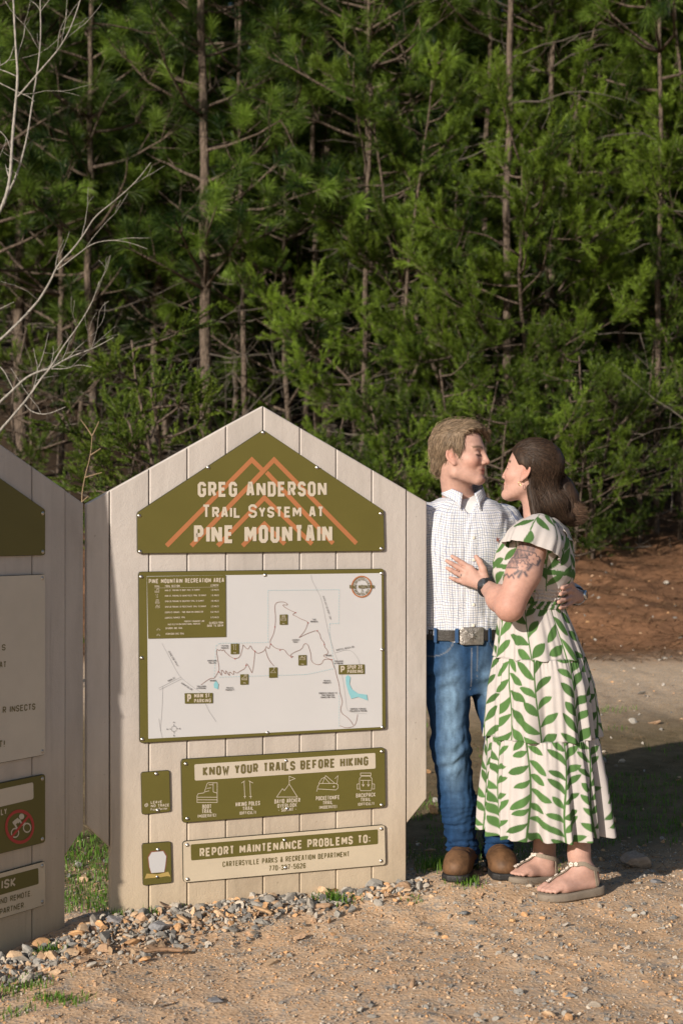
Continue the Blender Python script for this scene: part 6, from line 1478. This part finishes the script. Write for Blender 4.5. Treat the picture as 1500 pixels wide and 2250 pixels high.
for t_, (ya, yb) in enumerate(TY):
    z0, z1 = zy(yb), zy(ya); sp = (.150, .132, .112)[t_]; n = int(1.29 / sp)
    for i in range(n):
        x0 = -.64 + (i + .5) * 1.29 / n + r.uniform(-.012, .012); up = 1 if (i + t_) % 3 else -1; fr_.append((x0, z0 - .05, z1 + .06, up, (.098, .086, .074)[t_], (.0165, .0145, .0125)[t_], (.078, .064, .052)[t_]))
C = np.empty((len(V), 3)); o = 0
for t_, cnt in enumerate((68, 100, 124)):
    s_ = slice(o * nth, (o + cnt) * nth); C[s_] = print_leaves(U[s_], [q for q in fr_ if q[1] < zy(TY[t_][1]) and q[1] > zy(TY[t_][1]) - .06], 20 + t_); o += cnt
seam_r = [67, 68, 167, 168]
for q in seam_r: C[q * nth:(q + 1) * nth] *= .78
sk = mesh('dress_skirt', V - WB, Fq, M_CLOTH, WOM, True, colr=C)
so_ = sk.modifiers.new('cloth_thickness', 'SOLIDIFY'); so_.thickness = .0015
# ---- bodice with shirred waist
def w_bodice(P):
    Q = wl(P); z = P[:, 2]; n_ = noise3(P, 20, 5, 2)
    d = w_torso(P, .008) + .0045 * noise3(P * np.array([1, 1, .5]), 17, 14, 2) - .010 * np.exp(-((z - zy(1262)) / .03) ** 2)
    wst = np.exp(-((z - zy(1308)) / .034) ** 4); d = d + wst * (.0028 * np.sin(z * 420 + 2 * n_) + .0030 * np.sin(np.arctan2(Q[:, 1], Q[:, 0]) * 70 + 5 * n_))
    d = smax(d, z - zy(1140) - .25 * np.maximum(Q[:, 0] - .02, 0) * -1 - .02, .006); d = smax(d, zy(1336) - z, .004)
    d = smax(d, -ell(P, WNK0 + np.array([-.06, 0, .03]), (.10, .075, .07)), .006)
    far = cap(P, SF_, SF_ * .45 + EF * .55, .078, .088); d = smin(d, far + .003 * n_, .02); near_ = cap(P, SN + np.array([.012, .035, .018]), SN + np.array([.0, .02, -.03]), .066, .072); return smin(d, near_, .03)
V, Fq = sdf_mesh(w_bodice, (.54, 5.14, 1.02), (1.02, 5.76, 1.46), .0038)
Q = wl(V); U = np.stack([np.arctan2(Q[:, 1], -Q[:, 0]) * .16, V[:, 2]], -1)
C = print_leaves(U, [(-.42, 1.16, 1.40, 1, .09, .015, .055), (-.30, 1.18, 1.42, -1, .09, .015, .06), (-.17, 1.14, 1.40, 1, .085, .014, .055), (-.05, 1.16, 1.42, 1, .09, .015, .06), (.06, 1.15, 1.40, -1, .09, .015, .06), (.18, 1.15, 1.4, 1, .09, .015, .06), (.30, 1.15, 1.4, -1, .09, .015, .06), (.42, 1.15, 1.4, 1, .09, .015, .06)], 33)
gm = (np.abs(V[:, 2] - zy(1326)) < .016) & (np.sin(np.arctan2(Q[:, 1], Q[:, 0]) * 31 + 3 * np.sin(V[:, 2] * 60)) > -.35); C[gm] = GREEN * .95
gm = (np.abs(V[:, 2] - zy(1275) - .10 * np.abs(U[:, 0] + .20) + .005 * noise3(V, 40, 3)) < .010) & (V[:, 2] > zy(1320)); C[gm] = GREEN
mesh('dress_bodice', V - WB, Fq, M_CLOTH, WOM, True, colr=C)
# ---- flutter sleeve draped over the near shoulder
def cloth_ring(ctr, axis_, rads, fold, ph, n=160, squash=1.0):
    a = unit(np.array(axis_, float)); u = unit(np.cross(a, np.array([0, -1., 0.2]))); v = np.cross(a, u); V = []
    th = np.linspace(0, 2 * np.pi, n, endpoint=False)
    for c, r_, f in zip(ctr, rads, fold):
        q = r_ * (1 + f * (.5 * np.sin(5 * th + ph) + .5 * np.sin(9 * th + 1.7 * ph) + .3 * np.sin(17 * th)))
        V.append(c + (q * np.cos(th))[:, None] * u + (q * np.sin(th) * squash)[:, None] * v)
    return np.vstack(V), n, th
nrw = 40; t = np.linspace(0, 1, nrw); c0, c1 = at(1193, 1140, 5.285), at(1168, 1212, 5.225)
ctr = [c0 + (c1 - c0) * q for q in t]; V, n, th = cloth_ring(ctr, EN - SN + np.array([.02, 0, 0]), .046 + .058 * np.sin(np.clip(t * 1.35, 0, 1) * np.pi / 2) + .004 * t, .02 + .05 * t ** 2, .6, 200, .92)
idx = np.arange(nrw * n).reshape(nrw, n); nx_ = np.roll(idx, -1, 1); Fq = np.stack([idx[1:], idx[:-1], nx_[:-1], nx_[1:]], -1).reshape(-1, 4)
U = np.stack([np.tile((th - np.pi) * .095, nrw), np.repeat(t * .16, n)], -1)
C = print_leaves(U, [(-.25, 0, .10, 1, .085, .016, .055), (-.14, .02, .12, -1, .085, .016, .06), (-.03, -.02, .12, 1, .09, .017, .06), (.08, 0, .10, -1, .085, .016, .06), (.19, .0, .10, 1, .09, .016, .06)], 41)
sl_ = mesh('dress_sleeve', V - WB, Fq, M_CLOTH, WOM, True, colr=C); q = sl_.modifiers.new('cloth_thickness', 'SOLIDIFY'); q.thickness = .002
# ruffle from the neckline over the shoulder to the back
pth = chaikin(np.array([at(1150, 1150, 5.33), at(1163, 1133, 5.315), at(1190, 1130, 5.30), at(1218, 1147, 5.30), at(1240, 1172, 5.33), at(1252, 1196, 5.38), at(1250, 1215, 5.44)]), 4); k = len(pth); V = []
for j in range(7):
    q = j / 6; wv = .006 * q * np.sin(np.linspace(0, 46, k)) + .003 * np.sin(np.linspace(0, 21, k)); V.append(pth + np.array([.012, -.022, .004]) * q + np.stack([.5 * wv, -wv, wv], -1) + np.array([0, 0, -.022]) * q ** 2)
V = np.vstack(V); Fc = [(j * k + i, j * k + i + 1, (j + 1) * k + i + 1, (j + 1) * k + i) for j in range(6) for i in range(k - 1)]
cc = np.where((np.sin(V[:, 0] * 95 + V[:, 2] * 60) > .35)[:, None], GREEN, CREAM); rf = mesh('dress_ruffle', V - WB, Fc, M_CLOTH, WOM, True, colr=cc); q = rf.modifiers.new('cloth_thickness', 'SOLIDIFY'); q.thickness = .002
# ---- hair: pulled half up into a tie, the rest falling on the shoulders
TIE = at(1229, 1047, 5.425)
PT = [TIE, at(1236, 1066, 5.42), at(1243, 1092, 5.415), at(1247, 1118, 5.415), at(1252, 1132, 5.41)]
def w_hair(P):
    Q = whl(P); x, y, z = Q.T
    k = ell(Q, (-.014, 0, .036), (.104, .083, .0905)) - .004
    low = np.interp(x + .003 * noise3(Q, 50, 4), [-.12, -.035, -.020, -.006, .014, .026, .036, .050, .066, .084, .11], [-.12, -.12, -.05, .004, .016, .012, .024, .040, .056, .074, .084])
    k = smax(k, (low - z) * WS, .006)
    back = smin(ell(P, at(1190, 1068, 5.40), (.066, .072, .085)), ell(P, at(1206, 1110, 5.395), (.078, .082, .062)), .03)
    back = smin(back, cap(P, at(1163, 1072, 5.335), at(1176, 1128, 5.325), .014, .020), .02)
    back = smax(back, (x - .004 - .10 * np.clip(-.04 - z, 0, .06)) * WS, .006)
    d = smin(k * WS, back, .015); d = smin(d, chain(P, PT, [.016, .034, .044, .042, .026], .02), .006); d = smin(d, ell(P, at(1232, 1136, 5.40), (.062, .060, .030)), .02); d = smin(d, cap(P, PT[3], at(1272, 1120, 5.41), .018, .006), .015)
    return d + .0013 * noise3(P * np.array([1.3, 1.3, .35]), 65, 6, 2)
V, Fq = sdf_mesh(w_hair, (.60, 5.22, 1.36), (1.02, 5.58, 1.80), .0034)
d1, d2 = np.array([.016, .010, .007]), np.array([.058, .034, .021])
t_ = np.clip(.35 + .6 * noise3(V * np.array([1.2, 1.2, .3]), 80, 3), 0, 1)[:, None]
hw = mesh('hair', V - WB, Fq, M_HAIR, WOM, True, colr=d1 * (1 - t_) + d2 * t_)
r = np.random.RandomState(9)
def onto(P, f, off):
    for _ in range(4):
        d = f(P); e = .003; G = unit(np.stack([f(P + np.eye(3)[i] * e) - f(P - np.eye(3)[i] * e) for i in range(3)], -1)); P = P - G * (d - off)[:, None]
    return P
PA = []; n1 = 2600; ang = r.uniform(-1.25, 1.25, n1); k_ = 9            # swept back from the hairline to the tie
st = np.stack([.085 - .050 * np.abs(ang) ** 1.6 + r.uniform(-.06, .0, n1), .082 * np.sin(ang), .118 * np.cos(ang) ** .8 - .0], -1)
st = (st * WS) @ WHM.T + WHC; tt = np.linspace(0, 1, k_); L = st[:, None] + (TIE - st)[:, None] * tt[None, :, None]; cen = WHC + WHM @ np.array([-.014, 0, .036]); L = L + unit(L - cen) * .05
L = onto(L.reshape(-1, 3), w_hair, .0012).reshape(n1, k_, 3); PA.append(L)
n2 = 2600; a = r.uniform(.75, 3.4, n2)                                  # falling from behind the ear to the shoulders
s0 = np.stack([-.010 - .085 * np.sin(np.clip(a - .75, 0, 1.57)), .080 * np.cos(a - .75), r.uniform(-.03, .045, n2)], -1) @ WHM.T * WS + WHC
e0 = at(1205, 1150, 5.395) + np.stack([r.uniform(-.055, .085, n2), -.085 * np.cos(a - .75), r.uniform(-.02, .012, n2)], -1)
m0 = (s0 + e0) / 2 + np.array([.0, 0, .0]); L = ((1 - tt) ** 2)[None, :, None] * s0[:, None] + (2 * tt * (1 - tt))[None, :, None] * m0[:, None] + (tt ** 2)[None, :, None] * e0[:, None]
L = onto(L.reshape(-1, 3), w_hair, .0012).reshape(n2, k_, 3); L += r.normal(0, .0016, (n2, 1, 3)) * np.where(r.uniform(0, 1, (n2, 1, 1)) < .04, 5, 1) * (tt ** 1.5)[None, :, None]; PA.append(L)
n3 = 2200; pc = chaikin(np.array(PT + [at(1262, 1132, 5.41)]), 2); pi = np.interp(np.linspace(0, len(pc) - 1, k_), np.arange(len(pc)), np.arange(len(pc))); base_ = np.stack([np.interp(pi, np.arange(len(pc)), pc[:, i]) for i in range(3)], -1)
of = r.normal(size=(n3, 3)); of = unit(of); L = base_[None] + of[:, None] * np.interp(tt, [0, .3, .7, 1], [.012, .037, .046, .042])[None, :, None] + r.normal(0, .0025, (n3, 1, 3)) + (r.uniform(0, .018, (n3, 1, 1)) * (tt ** 3)[None, :, None]) * np.array([1, -.3, .35]); PA.append(L)
L = np.vstack(PA); cs = d1 + (d2 * 1.15 - d1) * r.uniform(0, 1, (len(L), 1)) ** 1.8; cs[-n3:] *= 2.6  # ponytail strands lightened: sunlight put into their colour
strands('hair_strands', L, .0011, cs, M_HAIR, hw, WB, 7)
tn = unit(PT[1] - PT[0]); u1 = unit(np.cross(tn, [0, 1., 0])); v1 = np.cross(tn, u1); Vt, Ft = tube([TIE + tn * .004 + .019 * (math.cos(q) * u1 + math.sin(q) * v1) for q in np.linspace(0, 2 * math.pi, 25)], .0055, 8, False); mesh('hair_tie', Vt - WB, Ft, simple('black_elastic', (.012, .012, .014), .6), WOM)
Vt, Ft = tube([at(1141, 1058, 5.312) + np.array([.005 * math.cos(q), -.002, -.008 + .008 * math.sin(q)]) for q in np.linspace(0, 2 * math.pi, 17)], .0011, 5, False); mesh('earring', Vt - WB, Ft, simple('gold', (.75, .5, .2), .25, .1, 20, 0, 80, .5, 1), WOM)
# ---- watch and ring
M_STRAP = simple('black_strap', (.018, .018, .02), .45, .15, 30); wd = unit(EN - WN); c_ = WN + wd * .016; u1 = unit(np.cross(wd, [0, 0, 1.])); v1 = np.cross(wd, u1)
Vt, Ft = tube([c_ + .0315 * (math.cos(q) * u1 + math.sin(q) * v1) for q in np.linspace(0, 2 * math.pi, 33)], .0085, 8, False); mesh('watch_strap', Vt - WB, Ft, M_STRAP, WOM)
fn = unit(np.array([-.35, -.9, .28])); fn = unit(fn - wd * fn.dot(wd) * .8); Vt, Ft = disc(c_ + fn * .026, fn, .0225, .012, 24); wc = mesh('watch_case', Vt - WB, Ft, M_STRAP, WOM)
Vt, Ft = disc(c_ + fn * .0375, fn, .0165, .0012, 24); mesh('watch_face', Vt - WB, Ft, simple('watch_glass', (.045, .05, .06), .15, .1), wc)
q0, q1 = Z5W(428, 1385, 5.398), Z5W(360, 1352, 5.404); rc = q0 * .62 + q1 * .38; wd = unit(q1 - q0); u1 = unit(np.cross(wd, [0, 0, 1.])); v1 = np.cross(wd, u1); M_SILV = simple('silver', (.75, .73, .70), .2, .1, 20, 0, 80, .5, 1)
Vt, Ft = tube([rc + .0102 * (math.cos(q) * u1 + math.sin(q) * v1) for q in np.linspace(0, 2 * math.pi, 21)], .0013, 6, False); rg = mesh('ring', Vt - WB, Ft, M_SILV, WOM)
Vt, Ft = disc(rc + np.array([-.002, -.0105, .002]), (0, -1, .2), .0032, .003, 8); mesh('ring_stone', Vt - WB, Ft, M_SILV, rg, False)
# ---- sandals
M_SOLE = simple('taupe_foam', (.20, .165, .13), .75, .12, 30, .4, 160); M_STR = simple('taupe_strap', (.24, .195, .15), .7, .1, 30, .3, 200); M_FLW = simple('enamel_flower', (.66, .58, .52), .35, .1)
for k, (h_, d_, L_f, an, kn, z0, z1) in enumerate(FEET):
    s = L_f / .265; sv = np.array([-d_[1], d_[0], 0]); W3 = lambda x, y, z: h_ + d_ * x * s + sv * y * s + np.array([0, 0, (z1 - z0) * min(max(x * s / L_f, 0), 1) + z * s])
    ol = [(-.008, 0), (-.002, -.026), (.03, -.036), (.09, -.034), (.16, -.046), (.21, -.047), (.25, -.036), (.268, -.012), (.262, .014), (.24, .036), (.20, .050), (.15, .050), (.09, .040), (.03, .037), (-.002, .026)]
    ol = [np.array(q) for q in ol]; ol = list(chaikin(np.array(ol + ol[:1]), 2)[:-1]); nn_ = len(ol); g = Geo(); V = []
    for zz, sc in ((-.010, .97), (-.006, 1.0), (-.001, 1.0), (.004, 1.01), (.009, 1.0), (.014, .985), (.016, .96)): V += [W3(.13 + (q[0] - .13) * sc, q[1] * sc, zz + (.010 * max(0, .08 - q[0]) / .08 if zz > 0 else 0)) for q in ol]
    g.add(V, [(j * nn_ + i, (j + 1) * nn_ + i, (j + 1) * nn_ + (i + 1) % nn_, j * nn_ + (i + 1) % nn_) for j in range(6) for i in range(nn_)] + [tuple(6 * nn_ + i for i in range(nn_))[::-1], tuple(range(nn_))])
    sa = g.build('sandal', M_SOLE, WOM, True); sa.location = tuple(-WB)
    def strap(pts, wd_, off=.004):
        P = chaikin(np.array([W3(*q) for q in pts]), 2); P = onto(P, lambda X: w_legs(X), off); T = unit(np.gradient(P, axis=0)); e = .003; Gn = unit(np.stack([w_legs(P + np.eye(3)[i] * e) - w_legs(P - np.eye(3)[i] * e) for i in range(3)], -1)); sd_ = unit(np.cross(T, Gn)); th_ = .0035
        kk = len(P); V = np.vstack([P - sd_ * wd_ / 2, P - sd_ * wd_ / 2 + Gn * th_, P + sd_ * wd_ / 2 + Gn * th_, P + sd_ * wd_ / 2]); Fc = [(a * kk + i, ((a + 1) % 4) * kk + i, ((a + 1) % 4) * kk + i + 1, a * kk + i + 1) for a in range(4) for i in range(kk - 1)]
        o = mesh('strap', V, Fc, M_STR, sa, False); return P, Gn
    P, Gn = strap([(.215, -.016, .040), (.185, -.012, .062), (.150, -.008, .080), (.115, -.004, .105), (.098, 0, .118)], .012)
    strap([(.098, 0, .118), (.085, .030, .108), (.055, .042, .095), (.020, .034, .088), (-.002, 0, .085), (.020, -.034, .088), (.055, -.040, .095), (.085, -.028, .108), (.098, 0, .118)], .015)
    strap([(.052, .042, .092), (.046, .046, .060), (.042, .044, .030)], .012)
    for i in range(7):
        j = int((i + .5) * len(P) / 7.6); c = P[j] + Gn[j] * .005; u1 = unit(np.cross(Gn[j], [0, 0, 1.])); v1 = np.cross(Gn[j], u1); g = Geo(); rr = .0078 if i % 2 else .0062
        for p5 in range(5):
            a = p5 * 1.2566 + i; pc_ = c + rr * .75 * (math.cos(a) * u1 + math.sin(a) * v1); Vd, Fd = disc(pc_, Gn[j], rr * .52, .0022, 8); g.add(Vd, Fd)
        g.build('flower', M_FLW, sa, True)
